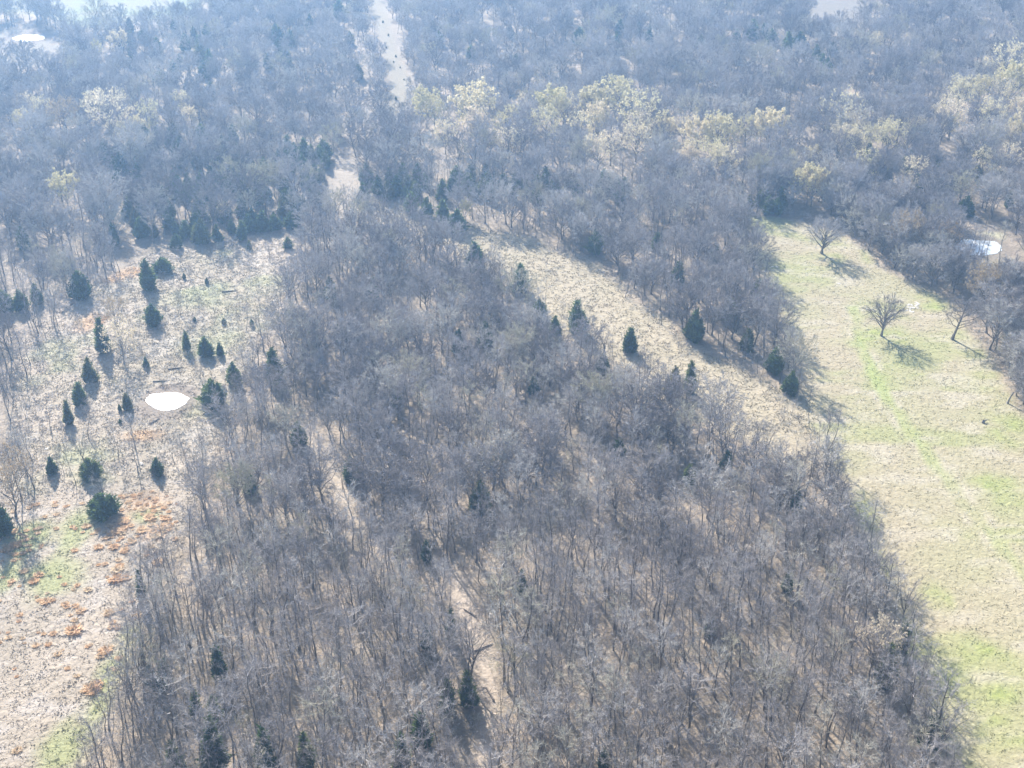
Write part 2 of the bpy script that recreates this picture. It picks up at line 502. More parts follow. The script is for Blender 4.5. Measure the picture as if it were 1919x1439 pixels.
# ------------------------------------------------------------------ plants: one builder per kind, many seeds
def bare_tree(seed, H=11.0, W=4.5, first=0.45, nl=13, subs=6, twigs=9, r0=0.14, lean=(0, 0), fork=0, dome=False, tw=0.03, sides=5):
    """returns (trunk geo, crown geo, twig tips)"""
    rng = np.random.default_rng(seed)
    T, C = Geo(), Geo()
    n = 8
    top = 0.62 if (fork or dome) else 0.93
    zs = np.linspace(0, H * top, n)
    wob = np.cumsum(rng.normal(0, 0.012 * H, (n, 2)), 0)
    wob[0] = 0
    wob[1] *= 0.4
    axis = np.stack([wob[:, 0] + lean[0] * zs, wob[:, 1] + lean[1] * zs, zs], 1)
    rad = r0 * (1 - 0.80 * (zs / zs[-1]) ** 0.9)
    rad[0] *= 1.45
    axis[0, 2] = -0.25
    T.tube(axis, rad, sides)
    cz = H * (first + 1.0) / 2
    rz = H * (1.0 - first) / 2
    cx, cy_ = lean[0] * cz + wob[-1, 0] * .6, lean[1] * cz + wob[-1, 1] * .6
    tips, B0, B1, Wd = [], [], [], []
    golden = 2.399963

    def point(t):
        f = t * (n - 1)
        i = min(int(f), n - 2)
        return axis[i] + (axis[i + 1] - axis[i]) * (f - i), rad[i] + (rad[i + 1] - rad[i]) * (f - i)

    limbs = []
    for i in range(nl):
        k = (i + 0.5) / nl
        if fork or dome:
            t0 = (first * 0.62 + (1 - first * 0.62) * k ** 0.8) if dome else rng.uniform(first * 0.7, 0.98) / 1.0
            t0 = min(t0, 0.99)
        else:
            t0 = min((first * 0.8 + (1 - first * 0.8) * k), 0.985)
        s, rs = point(t0)
        ang = i * golden + rng.uniform(-0.4, 0.4)
        el = math.asin(np.clip(-0.35 + 1.25 * k + rng.normal(0, 0.12), -0.6, 0.97)) if not dome else math.asin(np.clip(-0.15 + 1.1 * k + rng.normal(0, 0.1), -0.35, 0.98))
        q = rng.uniform(0.78, 1.05)
        e = np.array([cx + W / 2 * math.cos(el) * math.cos(ang) * q, cy_ + W / 2 * math.cos(el) * math.sin(ang) * q, cz + rz * math.sin(el) * q])
        if e[2] < s[2] - 0.6 and not dome:
            e[2] = s[2] + rng.uniform(-0.4, 0.8)
        m = s * 0.45 + e * 0.55
        m[2] += 0.10 * np.linalg.norm(e - s) * rng.uniform(-0.5, 1.2)
        m[:2] += rng.normal(0, 0.06 * W, 2)
        ts = np.linspace(0, 1, 5)[:, None]
        pts = (1 - ts) ** 2 * s + 2 * ts * (1 - ts) * m + ts ** 2 * e
        pts[1:4] += rng.normal(0, 0.018 * W, (3, 3))
        rl = min(rs * 0.75, r0 * (0.30 if not (fork or dome) else 0.5) * rng.uniform(0.7, 1.1))
        (T if rl > 0.05 else C).tube(pts, np.linspace(rl, max(rl * 0.16, 0.008), 5), 4 if rl > 0.05 else 3)
        limbs.append((pts, rl))
    if not (fork or dome):
        limbs.append((axis[-4:], rad[-4]))
    for pts, rl in limbs:
        L = np.linalg.norm(pts[-1] - pts[0])
        nn = len(pts)
        for j in range(subs):
            t = 0.28 + 0.72 * (j + rng.uniform(0.1, 0.9)) / subs
            f = t * (nn - 1)
            i0 = min(int(f), nn - 2)
            p = pts[i0] + (pts[i0 + 1] - pts[i0]) * (f - i0)
            tg = unit(pts[i0 + 1] - pts[i0])
            out_ = unit(np.array([p[0] - cx, p[1] - cy_, (p[2] - cz) * 0.8 + 0.6]))
            d = unit(tg * 0.7 + out_ * 0.55 + rng.normal(0, 0.55, 3))
            ln = max(0.5, L * rng.uniform(0.28, 0.5) * (1.15 - 0.5 * t))
            q1 = p + d * ln * 0.5 + rng.normal(0, 0.05 * ln, 3)
            d2 = unit(d + rng.normal(0, 0.3, 3) + np.array([0, 0, 0.15]))
            q2 = q1 + d2 * ln * 0.5
            rb = max(0.012, rl * 0.28)
            C.tube([p, q1, q2], [rb, rb * 0.65, 0.006], 3)
            for w in range(twigs):
                tt = rng.uniform(0.2, 1.0)
                bpt = p + (q1 - p) * (tt / .5) if tt < .5 else q1 + (q2 - q1) * ((tt - .5) / .5)
                dd = unit((d if tt < .5 else d2) * 0.65 + rng.normal(0, 0.6, 3) + out_ * 0.35)
                tl = rng.uniform(0.35, 0.95) * (0.6 + 0.05 * W)
                e2 = bpt + dd * tl
                B0.append(bpt); B1.append(e2); Wd.append(tw * rng.uniform(0.7, 1.3))
                tips.append(e2)
                e3 = bpt + dd * tl * 0.45
                e4 = e3 + unit(dd + rng.normal(0, 0.6, 3)) * tl * 0.55
                B0.append(e3); B1.append(e4); Wd.append(tw * 0.75)
                tips.append(e4)
    C.blades(B0, B1, np.array(Wd), rng)
    return T, C, np.array(tips)


def cedar(seed, H=6.0, W=3.4, n=1000, round_=0.5):
    rng = np.random.default_rng(seed)
    T, C = Geo(), Geo()
    z = np.linspace(-0.2, H * 0.92, 6)
    T.tube(np.stack([rng.normal(0, .03, 6), rng.normal(0, .03, 6), z], 1), np.linspace(0.11, 0.015, 6) * H / 6, 5)

    def prof(t):
        return (np.clip(1 - t, 0, 1) ** (0.85 - 0.35 * round_)) * np.clip((t + 0.10) / (0.16 + 0.25 * round_), 0, 1) ** 0.7
    ph = rng.uniform(0, 6.28, 4)

    def lump(t, a):
        return 1 + 0.05 * np.sin(7 * a + 23 * t + ph[3]) + 0.19 * np.sin(3 * a + ph[0] + 5 * t) + 0.13 * np.sin(5 * a + ph[1] - 9 * t) + 0.10 * np.sin(2 * a + 14 * t + ph[2])
    nl_ = 1 + int(round_ * 4.2)                    # broad cedars carry several leaders
    lobes = [(0.0, 0.0, 1.0, 1.0 if nl_ == 1 else 0.72)]
    for q in range(nl_ - 1):
        aa = q * 2.4 + rng.uniform(-0.5, 0.5)
        rr_ = W * rng.uniform(0.20, 0.30)
        lobes.append((rr_ * math.cos(aa), rr_ * math.sin(aa), rng.uniform(0.5, 0.86), rng.uniform(0.42, 0.62)))
    tot = sum(l[2] * l[3] for l in lobes)
    for ox, oy, hf, wf in lobes:
        Hh, Ww, m_ = H * hf, W * wf, int(n * hf * wf / tot)
        rows, cols = 8, 9
        v, t_ = [], []
        for i in range(rows):
            t = i / (rows - 1) * 0.95 + 0.015
            for k in range(cols):
                a = k * 2 * math.pi / cols
                r = 0.55 * Ww / 2 * prof(t) * lump(t, a) + 0.02
                v.append((ox + r * math.cos(a), oy + r * math.sin(a), Hh * (0.04 + 0.94 * t)))
        for i in range(rows - 1):
            for k in range(cols):
                p, q = i * cols + k, i * cols + (k + 1) % cols
                t_ += [(p, q, q + cols), (p, q + cols, p + cols)]
        C.add(v, t_)
        t = np.clip((1 - np.sqrt(rng.uniform(0.002, 1, m_))) * 1.02, 0, 0.99)
        a = rng.uniform(0, 2 * math.pi, m_)
        r = Ww / 2 * prof(t) * lump(t, a) * np.sqrt(rng.uniform(0.25, 1.25, m_))
        base = np.stack([ox + r * np.cos(a), oy + r * np.sin(a), Hh * (0.04 + 0.93 * t)], 1)
        out_ = np.stack([np.cos(a), np.sin(a), np.full(m_, 0.6)], 1) + rng.normal(0, 0.45, (m_, 3))
        out_ /= np.linalg.norm(out_, axis=1)[:, None]
        ln = rng.uniform(0.25, 0.7, m_) * (0.5 + 0.09 * H) * (1 + 0.7 * (rng.uniform(size=m_) < 0.12))
        C.blades(base - out_ * ln[:, None] * 0.3, base + out_ * ln[:, None] * 0.7, ln * rng.uniform(0.3, 0.6, m_), rng)
    return T, C


def leaf_clumps(tips, seed, n, size):
    rng = np.random.default_rng(seed)
    C = Geo()
    pick = tips[rng.integers(0, len(tips), n)] + rng.normal(0, 0.10, (n, 3))
    d = rng.normal(0, 1, (n, 3))
    d /= np.linalg.norm(d, axis=1)[:, None]
    s = size * rng.uniform(0.6, 1.3, n)
    C.blades(pick - d * s[:, None] * .5, pick + d * s[:, None] * .5, s * 0.8, rng)
    return C


def tuft_geo(seed, n, h, spread):
    rng = np.random.default_rng(seed)
    C = Geo()
    a, r = rng.uniform(0, 6.283, n), spread * np.sqrt(rng.uniform(0, 1, n)) * 0.5
    base = np.stack([r * np.cos(a), r * np.sin(a), np.full(n, -0.03)], 1)
    tip = base + np.stack([np.cos(a) * rng.uniform(0.1, 0.7, n) * spread, np.sin(a) * rng.uniform(0.1, 0.7, n) * spread, h * rng.uniform(0.5, 1.0, n)], 1)
    C.blades(base, tip, spread * rng.uniform(0.18, 0.36, n), rng)
    return C


class Kind:
    """one built specimen: named part meshes, plus a joined mesh for scattering far ones"""
    def __init__(self, name, parts):
        self.name = name
        self.parts = []
        V, T_, MI, mats, off = [], [], [], [], 0
        for pn, geo, mat in parts:
            v, t = geo.arrays()
            if len(t) == 0:
                continue
            self.parts.append((pn, mesh_np(pn, v, t, [mat])))
            V.append(v); T_.append(t + off); off += len(v)
            if mat not in mats:
                mats.append(mat)
            MI.append(np.full(len(t), mats.index(mat)))
        self._joined = (np.concatenate(V), np.concatenate(T_), mats, np.concatenate(MI))

    def proto(self):
        v, t, mats, mi = self._joined
        return bpy.data.objects.new('specimen', mesh_np(self.name, v, t, mats, mi))

    def place(self, name, x, y, rz, s, label, cat, group=None, sz=None, z=None):
        e = bpy.data.objects.new(name, None)
        e.empty_display_size = 0.3
        COL.objects.link(e)
        e.location = (x, y, float(height(x, y)) if z is None else z)
        e.rotation_euler = (0, 0, rz)
        e.scale = (s, s, sz or s)
        e['label'] = label
        e['category'] = cat
        if group:
            e['group'] = group
        for pn, me in self.parts:
            link_mesh(pn, me, e)
        return e


def scatter(name, kinds, xy, rz, scl, idx, label, tint=None, cat=None, rxy=None):
    """ONE object that stands many specimens on its points"""
    coll = bpy.data.collections.new(name + '_specimens')
    for i, k in enumerate(kinds):
        p = k.proto()
        p.name = '%s_%02d' % (name, i)
        coll.objects.link(p)
    xy = np.asarray(xy, float)
    n = len(xy)
    me = bpy.data.meshes.new(name)
    me.vertices.add(n)
    co = np.column_stack([xy, height(xy[:, 0], xy[:, 1])]).astype(np.float32)
    me.vertices.foreach_set('co', co.ravel())
    rot = np.zeros((n, 3), np.float32)
    rot[:, 2] = rz
    if rxy is not None:
        rot[:, :2] = rxy
    scl = np.asarray(scl, np.float32)
    if scl.ndim == 1:
        scl = np.repeat(scl[:, None], 3, 1)
    for an, ty, ar in (('turn', 'FLOAT_VECTOR', rot), ('size', 'FLOAT_VECTOR', scl)):
        at_ = me.attributes.new(an, ty, 'POINT')
        at_.data.foreach_set('vector', np.ascontiguousarray(ar).ravel())
    at_ = me.attributes.new('pick', 'INT', 'POINT')
    at_.data.foreach_set('value', np.asarray(idx, np.int32))
    if tint is not None:
        at_ = me.attributes.new('tint', 'FLOAT_COLOR', 'POINT')
        at_.data.foreach_set('color', np.column_stack([tint, np.ones(n)]).astype(np.float32).ravel())
    o = link_mesh(name, me)
    ng = bpy.data.node_groups.new(name, 'GeometryNodeTree')
    ng.interface.new_socket('Geometry', in_out='INPUT', socket_type='NodeSocketGeometry')
    ng.interface.new_socket('Geometry', in_out='OUTPUT', socket_type='NodeSocketGeometry')
    gi, go = ng.nodes.new('NodeGroupInput'), ng.nodes.new('NodeGroupOutput')
    ci = ng.nodes.new('GeometryNodeCollectionInfo')
    ci.inputs['Collection'].default_value = coll
    ci.inputs['Separate Children'].default_value = True
    ci.inputs['Reset Children'].default_value = True
    ip = ng.nodes.new('GeometryNodeInstanceOnPoints')
    ip.inputs['Pick Instance'].default_value = True

    def named(nm, ty):
        q = ng.nodes.new('GeometryNodeInputNamedAttribute')
        q.data_type = ty
        q.inputs['Name'].default_value = nm
        return q.outputs[0]
    L = ng.links.new
    L(gi.outputs[0], ip.inputs['Points'])
    L(ci.outputs[0], ip.inputs['Instance'])
    L(named('pick', 'INT'), ip.inputs['Instance Index'])
    L(named('turn', 'FLOAT_VECTOR'), ip.inputs['Rotation'])
    L(named('size', 'FLOAT_VECTOR'), ip.inputs['Scale'])
    L(ip.outputs[0], go.inputs[0])
    md = o.modifiers.new('scatter', 'NODES')
    md.node_group = ng
    o['kind'] = 'stuff'
    o['label'] = label
    if cat:
        o['category'] = cat
    return o


# ------------------------------------------------------------------ the land: one height field split by what covers it
def axis_lines(parts):
    out_ = [parts[0][0]]
    for a0, b0, st in parts:
        k = max(1, int(round((b0 - a0) / st)))
        out_ += list(a0 + (b0 - a0) * (np.arange(k) + 1) / k)
    return np.array(out_)


gx = axis_lines([(-6000, -1500, 1500), (-1500, -330, 195), (-330, -140, 5), (-140, 140, 1.25), (140, 330, 5), (330, 1500, 195), (1500, 6000, 1500)])
gy = axis_lines([(-6000, -1000, 1250), (-1000, 60, 132), (60, 90, 5), (90, 300, 1.0), (300, 640, 2.5), (640, 1500, 86), (1500, 6000, 1125)])
GX, GY = np.meshgrid(gx, gy)
GZ = height(GX, GY)
soil = ground_col(GX.ravel(), GY.ravel())
nxg, nyg = len(gx), len(gy)
cxm, cym = np.meshgrid((gx[:-1] + gx[1:]) / 2, (gy[:-1] + gy[1:]) / 2)
zone = np.zeros(cxm.shape, int)
for zi, P in ((1, PASTURE), (2, MEADOW), (3, TOPFIELD), (4, SWATH), (5, CUT_FAR), (5, CUT_MID), (6, CUT_NEAR)):
    zone[(sdf(P, cxm, cym) < 0) & (zone == 0)] = zi
zone[(np.abs(track_dist(cxm, cym)) < 1.7) & (zone == 1)] = 7
vid = np.arange(nxg * nyg).reshape(nyg, nxg)
V_ALL = np.column_stack([GX.ravel(), GY.ravel(), GZ.ravel()])
for zi, (nm, mat) in enumerate([('ground', M_FLOOR), ('pasture', M_PASTURE), ('meadow', M_MEADOW), ('field', M_PASTURE),
                                ('grass_strip', M_MEADOW), ('firebreak', M_BARE), ('forest_path', M_BARE), ('farm_track', M_PASTURE)]):
    jj, ii = np.nonzero(zone == zi)
    a_, b_, c_, d_ = vid[jj, ii], vid[jj, ii + 1], vid[jj + 1, ii + 1], vid[jj + 1, ii]
    tri = np.concatenate([np.column_stack([a_, b_, c_]), np.column_stack([a_, c_, d_])])
    used, inv = np.unique(tri, return_inverse=True)
    me = mesh_np(nm, V_ALL[used], inv.reshape(-1, 3), [mat], None, True)
    at_ = me.attributes.new('soil', 'FLOAT_COLOR', 'POINT')
    at_.data.foreach_set('color', np.column_stack([soil[used], np.ones(len(used))]).astype(np.float32).ravel())
    o = link_mesh(nm, me)
    o['kind'] = 'structure'


def pond(outline, zoff):
    pts = poly(outline)
    c = pts.mean(0)
    fine = []
    n = len(pts)
    for i in range(n):                                   # Catmull-Rom bank line
        p0, p1, p2, p3 = pts[i - 1], pts[i], pts[(i + 1) % n], pts[(i + 2) % n]
        for t in np.arange(0, 1, 0.0625):
            fine.append(0.5 * ((2 * p1) + (-p0 + p2) * t + (2 * p0 - 5 * p1 + 4 * p2 - p3) * t * t + (-p0 + 3 * p1 - 3 * p2 + p3) * t ** 3))
    fine = np.array(fine)
    fine += (fine - c) * ((fbm(fine[:, 0], fine[:, 1], 1.6, 23, 3) - 0.5) * 0.35)[:, None]
    m = len(fine)
    z = float(height(*c)) + zoff
    v = [(c[0], c[1], z)] + [(p[0], p[1], z) for p in fine]
    t = [(0, 1 + i, 1 + (i + 1) % m) for i in range(m)]
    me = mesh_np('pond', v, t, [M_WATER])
    o = link_mesh('pond', me)
    o['kind'] = 'structure'
    return o


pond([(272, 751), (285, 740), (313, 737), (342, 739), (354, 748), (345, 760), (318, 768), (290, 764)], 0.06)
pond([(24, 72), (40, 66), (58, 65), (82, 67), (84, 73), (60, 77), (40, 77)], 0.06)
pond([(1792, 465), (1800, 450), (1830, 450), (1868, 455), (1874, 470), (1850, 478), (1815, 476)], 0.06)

# ------------------------------------------------------------------ specimens
LOOKS = [  # slender trees of the near wood: (how they look, builder settings)
    ('tall straight', dict(H=12.5, W=3.6, first=0.52, nl=13)),
    ('leaning', dict(H=11.2, W=3.8, first=0.48, nl=12, lean=(0.13, 0.05))),
    ('low forked', dict(H=10.5, W=5.2, first=0.36, nl=14, fork=1, r0=0.17)),
    ('narrow crowned', dict(H=11.5, W=2.6, first=0.40, nl=13, r0=0.11)),
    ('wide crowned', dict(H=11.0, W=5.6, first=0.42, nl=15, r0=0.17)),
    ('short bushy', dict(H=8.0, W=4.4, first=0.30, nl=13, r0=0.11)),
    ('high crowned', dict(H=13.0, W=4.4, first=0.62, nl=12, r0=0.15)),
    ('thin twisting', dict(H=10.0, W=3.0, first=0.45, nl=10, lean=(-0.09, 0.10), r0=0.10)),
]
SLENDER = []
for i, (look, kw) in enumerate(LOOKS):
    T, C, tips = bare_tree(100 + i, subs=6, twigs=8, tw=0.030, **kw)
    SLENDER.append(Kind('bare_tree', [('trunk', T, M_BARK), ('crown', C, M_TWIG)]))
BROAD = []
for i in range(6):
    T, C, tips = bare_tree(200 + i, H=9.5 + 0.5 * i, W=7.2 + 0.5 * (i % 4), first=0.24 + 0.03 * (i % 3), nl=18, subs=8, twigs=15, r0=0.20, dome=True, tw=0.07)
    BROAD.append(Kind('bare_tree', [('trunk', T, M_BARK), ('crown', C, M_TWIG)]))
SAPLING = []
for i in range(6):
    T, C, tips = bare_tree(300 + i, H=6.0 + 0.7 * i, W=1.7 + 0.15 * i, first=0.42, nl=7, subs=3, twigs=5, r0=0.06, sides=4, lean=(random.uniform(-.1, .1), random.uniform(-.1, .1)))
    SAPLING.append(Kind('sapling', [('trunk', T, M_BARK), ('crown', C, M_TWIG)]))
BRUSH = []
for i in range(4):
    T, C, tips = bare_tree(350 + i, H=1.6 + 0.3 * i, W=1.8, first=0.1, nl=9, subs=3, twigs=4, r0=0.03, sides=3, fork=1)
    BRUSH.append(Kind('brush', [('trunk', T, M_BARK), ('crown', C, M_TWIG)]))
CEDARS = []
for i in range(7):
    T, C = cedar(400 + i, H=6.0, W=(2.6, 3.2, 3.8, 3.0, 4.2, 2.3, 4.6)[i], n=2000, round_=(0.45, 0.6, 0.8, 0.5, 0.95, 0.4, 1.0)[i])
    CEDARS.append(Kind('cedar', [('trunk', T, M_BARK), ('foliage', C, M_CEDAR)]))
BUDDING = []
for i in range(5):
    T, C, tips = bare_tree(500 + i, H=10.0, W=8.0, first=0.25, nl=15, subs=6, twigs=6, r0=0.2, dome=True, tw=0.04)
    lf = leaf_clumps(tips, 510 + i, (9000, 5500, 10000, 2200, 7000)[i], 0.24)
    BUDDING.append(Kind('budding_tree', [('trunk', T, M_BARK), ('crown', C, M_TWIG), ('foliage', lf, M_BUD)]))
TANNED = []
for i in range(2):
    T, C, tips = bare_tree(540 + i, H=10.0, W=8.0, first=0.25, nl=15, subs=6, twigs=7, r0=0.2, dome=True, tw=0.04)
    lf = leaf_clumps(tips, 550 + i, (4500, 2600)[i], 0.22)
    TANNED.append(Kind('tan_leaved_tree', [('trunk', T, M_BARK), ('crown', C, M_TWIG), ('foliage', lf, M_TAN)]))
T, C, tips = bare_tree(560, H=13.0, W=11.0, first=0.22, nl=13, subs=7, twigs=5, r0=0.34, dome=True, tw=0.06)
lf = leaf_clumps(tips[tips[:, 2] > 4], 561, 700, 0.3)
SYCAMORE = Kind('pale_tree', [('trunk', T, M_PALEBARK), ('crown', C, M_PALEBARK), ('foliage', lf, M_BUD)])
TUFTS = [Kind('tuft', [('blades', tuft_geo(600 + i, 8, 0.26, 0.6), M_TUFT)]) for i in range(4)]
LOWTUFTS = [Kind('tuft', [('blades', tuft_geo(620 + i, 6, 0.16, 0.55), M_TUFT)]) for i in range(4)]
SEDGES = [Kind('sedge_clump', [('blades', tuft_geo(640 + i, 110, 0.55, 1.15), M_SEDGE)]) for i in range(4)]

# ------------------------------------------------------------------ where woodland trees stand
ORD = ['first', 'second', 'third', 'fourth', 'fifth', 'sixth', 'seventh', 'eighth', 'ninth', 'tenth', 'eleventh', 'twelfth', 'thirteenth',
       'fourteenth', 'fifteenth', 'sixteenth', 'seventeenth', 'eighteenth', 'nineteenth', 'twentieth']
rng = np.random.default_rng(11)


def jitter_grid(x0, x1, y0, y1, step, seed):
    r = np.random.default_rng(seed)
    xs, ys = np.meshgrid(np.arange(x0, x1, step), np.arange(y0, y1, step))
    xs = xs + r.uniform(-.48, .48, xs.shape) * step
    ys = ys + r.uniform(-.48, .48, ys.shape) * step
    return np.column_stack([xs.ravel(), ys.ravel()])


def open_dist(x, y):
    d = np.full(np.shape(x), 1e9)
    for P in OPEN:
        d = np.minimum(d, sdf(P, x, y))
    for (cx, cy_), r in zip(PONDS.values(), (6, 9, 8)):
        d = np.minimum(d, np.hypot(x - cx, y - cy_) - r)
    return d


def in_wedge(x, y, margin):
    return (np.abs(x) < 0.42 * (y * CP + CAM_H * SP) + margin)


# near wood: nearest slender trees, up to 300 as objects of their own
p = jitter_grid(-75, 75, 92, NEARWOOD_Y + 12, 3.05, 1)
d = open_dist(p[:, 0], p[:, 1])
keep = (d > 0.3) & (sdf(CUT_NEAR, p[:, 0], p[:, 1]) > 1.1) & (rng.uniform(size=len(p)) < 0.93 - 0.5 * smooth(0.62, 0.75, fbm(p[:, 0], p[:, 1], 9, 90))) & (p[:, 1] < NEARWOOD_Y + rng.uniform(-2, 12, len(p)))
near = p[keep]
ppx, ppy, dep = project(near[:, 0], near[:, 1])
tpx, tpy, _ = project(near[:, 0], near[:, 1], 8.0)
vis = (ppx > 60) & (ppx < 1900) & (tpy < 1400) & (ppx < 1860)
order = np.argsort(np.where(vis, dep, 1e9))
solo = order[:min(300, int(vis.sum()))]
rest = np.setdiff1d(np.arange(len(near)), solo)
PATHX = lambda y: np.interp(y, [at(905, 1439)[1], at(905, 1250)[1], at(845, 1085)[1]], [at(905, 1439)[0], at(908, 1250)[0], at(845, 1085)[0]])
dm, dp_ = sdf(MEADOW, near[:, 0], near[:, 1]), sdf(PASTURE, near[:, 0], near[:, 1])
tally = {}
for i in sorted(solo, key=lambda q: ppx[q]):
    x, y = near[i]
    k = int(rng.integers(0, len(SLENDER)))
    row = 'front' if ppy[i] > 1290 else ('middle' if ppy[i] > 1160 else 'back')
    off = x - PATHX(y)
    if dm[i] < 6:
        where = 'at the meadow edge'
    elif dp_[i] < 6:
        where = 'at the pasture edge'
    elif abs(off) < 7:
        where = 'beside the forest path'
    elif off < -26:
        where = 'near wood towards meadow'
    elif off < 0:
        where = 'near wood left of path'
    elif off < 26:
        where = 'near wood right of path'
    else:
        where = 'near wood towards pasture'
    key = (k, row, where)
    tally[key] = tally.get(key, 0) + 1
    SLENDER[k].place('bare_tree', x, y, rng.uniform(0, 6.28), rng.uniform(0.66, 1.16),
                     f'{LOOKS[k][0]} bare grey tree {where}, {row} rows, {ORD[tally[key] - 1]} such from left', 'tree', 'bare trees of the near wood')

# all other leafless woodland: one mass
P_, S_, I_, K_ = [], [], [], []


def add_pts(pts, s, i):
    P_.append(pts); S_.append(s); I_.append(i)


def add_mix(pts, broad_share, smin, smax):
    n = len(pts)
    isb = rng.uniform(size=n) < broad_share
    idx = np.where(isb, len(SLENDER) + rng.integers(0, len(BROAD), n), rng.integers(0, len(SLENDER), n))
    add_pts(pts, rng.uniform(smin, smax, n), idx)


add_mix(near[rest], 0.0, 0.8, 1.05)
# outside the picture to either side of the near wood
p = jitter_grid(-160, 150, 60, NEARWOOD_Y, 4.2, 2)
q = (np.abs(p[:, 0]) > 74) | (p[:, 1] < 92)
p = p[q & (open_dist(p[:, 0], p[:, 1]) > 1)]
add_mix(p, 0.3, 0.8, 1.05)
# the highlighted parcel's wood
p = jitter_grid(-140, 140, NEARWOOD_Y + 8, at(960, 340)[1], 3.5, 3)
d = open_dist(p[:, 0], p[:, 1])
inp = sdf(PARCEL, p[:, 0], p[:, 1]) < 3
dens = 0.90 - 0.55 * smooth(0.55, 0.75, fbm(p[:, 0], p[:, 1], 16, 91))
keep = inp & (d > 1) & (rng.uniform(size=len(p)) < dens)
add_mix(p[keep], 0.30, 0.70, 0.98)
# thin stand and scrub band west of the meadow
p = jitter_grid(-150, 0, NEARWOOD_Y - 8, at(960, 430)[1], 3.3, 4)
s1, s2 = sdf(SPARSE_L, p[:, 0], p[:, 1]), sdf(BAND_L, p[:, 0], p[:, 1])
keep = ((s1 < 0) & (sdf(MEADOW, p[:, 0], p[:, 1]) > -3) & (rng.uniform(size=len(p)) < 0.50)) | ((s2 < 0) & (rng.uniform(size=len(p)) < 0.13))
dpond = np.hypot(p[:, 0] - PONDS['left'][0], p[:, 1] - PONDS['left'][1])
add_mix(p[keep & (dpond > 9)], 0.12, 0.62, 0.9)
# everything beyond: broad crowns
p = jitter_grid(-330, 330, NEARWOOD_Y - 40, 640, 4.5, 5)
d = open_dist(p[:, 0], p[:, 1])
inp = sdf(PARCEL, p[:, 0], p[:, 1]) < 3
s1, s2 = sdf(SPARSE_L, p[:, 0], p[:, 1]), sdf(BAND_L, p[:, 0], p[:, 1])
qx, qy, _ = project(p[:, 0], p[:, 1])
inwood = (~inp) & (d > 1.5) & (s1 > 0) & (s2 > 0) & in_wedge(p[:, 0], p[:, 1], 45) & ((p[:, 1] > NEARWOOD_Y + 6) | (np.abs(p[:, 0]) > 90))
dens = 0.93 - 0.35 * smooth(0.6, 0.75, fbm(p[:, 0], p[:, 1], 22, 92))
keep = inwood & (rng.uniform(size=len(p)) < dens)
far_pts = p[keep]
sz = rng.uniform(0.72, 1.05, len(far_pts)) * (1 + 0.4 * (rng.uniform(size=len(far_pts)) < 0.15)) * (0.86 + 0.3 * fbm(far_pts[:, 0], far_pts[:, 1], 40, 93))
sz *= 1 - 0.24 * smooth(250, 380, far_pts[:, 1])
isb = rng.uniform(size=len(far_pts)) < 0.72
add_pts(far_pts, sz, np.where(isb, len(SLENDER) + rng.integers(0, len(BROAD), len(far_pts)), rng.integers(0, len(SLENDER), len(far_pts))))
# a close-set edge of broad trees along the far side of the pasture
p = jitter_grid(20, 150, 150, 330, 3.4, 15)
dpas = sdf(PASTURE, p[:, 0], p[:, 1])
inp = sdf(PARCEL, p[:, 0], p[:, 1]) < 6
right = p[:, 0] > np.interp(p[:, 1], [150, 228, 262, 300, 330], [90, 80, 72, 55, 40])
dgl = np.minimum(sdf(GLADE_R, p[:, 0], p[:, 1]), np.hypot(p[:, 0] - PONDS['right'][0], p[:, 1] - PONDS['right'][1]) - 7)
keep = (dpas > 0.8) & (dpas < 22) & (~inp) & right & (dgl > 0) & (rng.uniform(size=len(p)) < 0.8)
add_pts(p[keep], rng.uniform(0.6, 0.95, int(keep.sum())), len(SLENDER) + rng.integers(0, len(BROAD), int(keep.sum())))
WP, WS, WI = np.concatenate(P_), np.concatenate(S_), np.concatenate(I_)
# saplings between the trees
p = jitter_grid(-75, 75, 92, NEARWOOD_Y + 4, 1.55, 6)
d = open_dist(p[:, 0], p[:, 1])
keep = (d > -0.4) & (sdf(CUT_NEAR, p[:, 0], p[:, 1]) > 0.5) & (rng.uniform(size=len(p)) < 0.42)
p1 = p[keep]
p = jitter_grid(-140, 140, NEARWOOD_Y, at(960, 400)[1], 2.5, 7)
d = open_dist(p[:, 0], p[:, 1])
keep = ((sdf(PARCEL, p[:, 0], p[:, 1]) < 0) & (d > -1.5) & (rng.uniform(size=len(p)) < 0.5)) | ((sdf(SPARSE_L, p[:, 0], p[:, 1]) < 0) & (sdf(MEADOW, p[:, 0], p[:, 1]) > -4) & (rng.uniform(size=len(p)) < 0.35)) | ((sdf(BAND_L, p[:, 0], p[:, 1]) < 0) & (rng.uniform(size=len(p)) < 0.16))
p2 = p[keep]
STAND = poly([(190, 270), (330, 250), (480, 280), (625, 300), (640, 350), (600, 410), (560, 428), (370, 446), (260, 436), (210, 350)])
BELT = poly([(668, 340), (850, 330), (1000, 335), (1250, 352), (1250, 400), (900, 402), (672, 392)])
p = jitter_grid(-150, 60, 240, 370, 2.6, 16)
keep = (np.minimum(sdf(STAND, p[:, 0], p[:, 1]), sdf(BELT, p[:, 0], p[:, 1])) < 0) & (open_dist(p[:, 0], p[:, 1]) > 0.5) & (rng.uniform(size=len(p)) < 0.75)
pp = np.concatenate([p1, p2, p[keep]])
scatter('saplings', SAPLING, pp, rng.uniform(0, 6.28, len(pp)), rng.uniform(0.6, 1.15, len(pp)), rng.integers(0, 6, len(pp)),
        'thin bare saplings crowding between the taller trees')
p = jitter_grid(-120, 110, 90, 330, 2.2, 8)
d = open_dist(p[:, 0], p[:, 1])
dm = sdf(MEADOW, p[:, 0], p[:, 1])
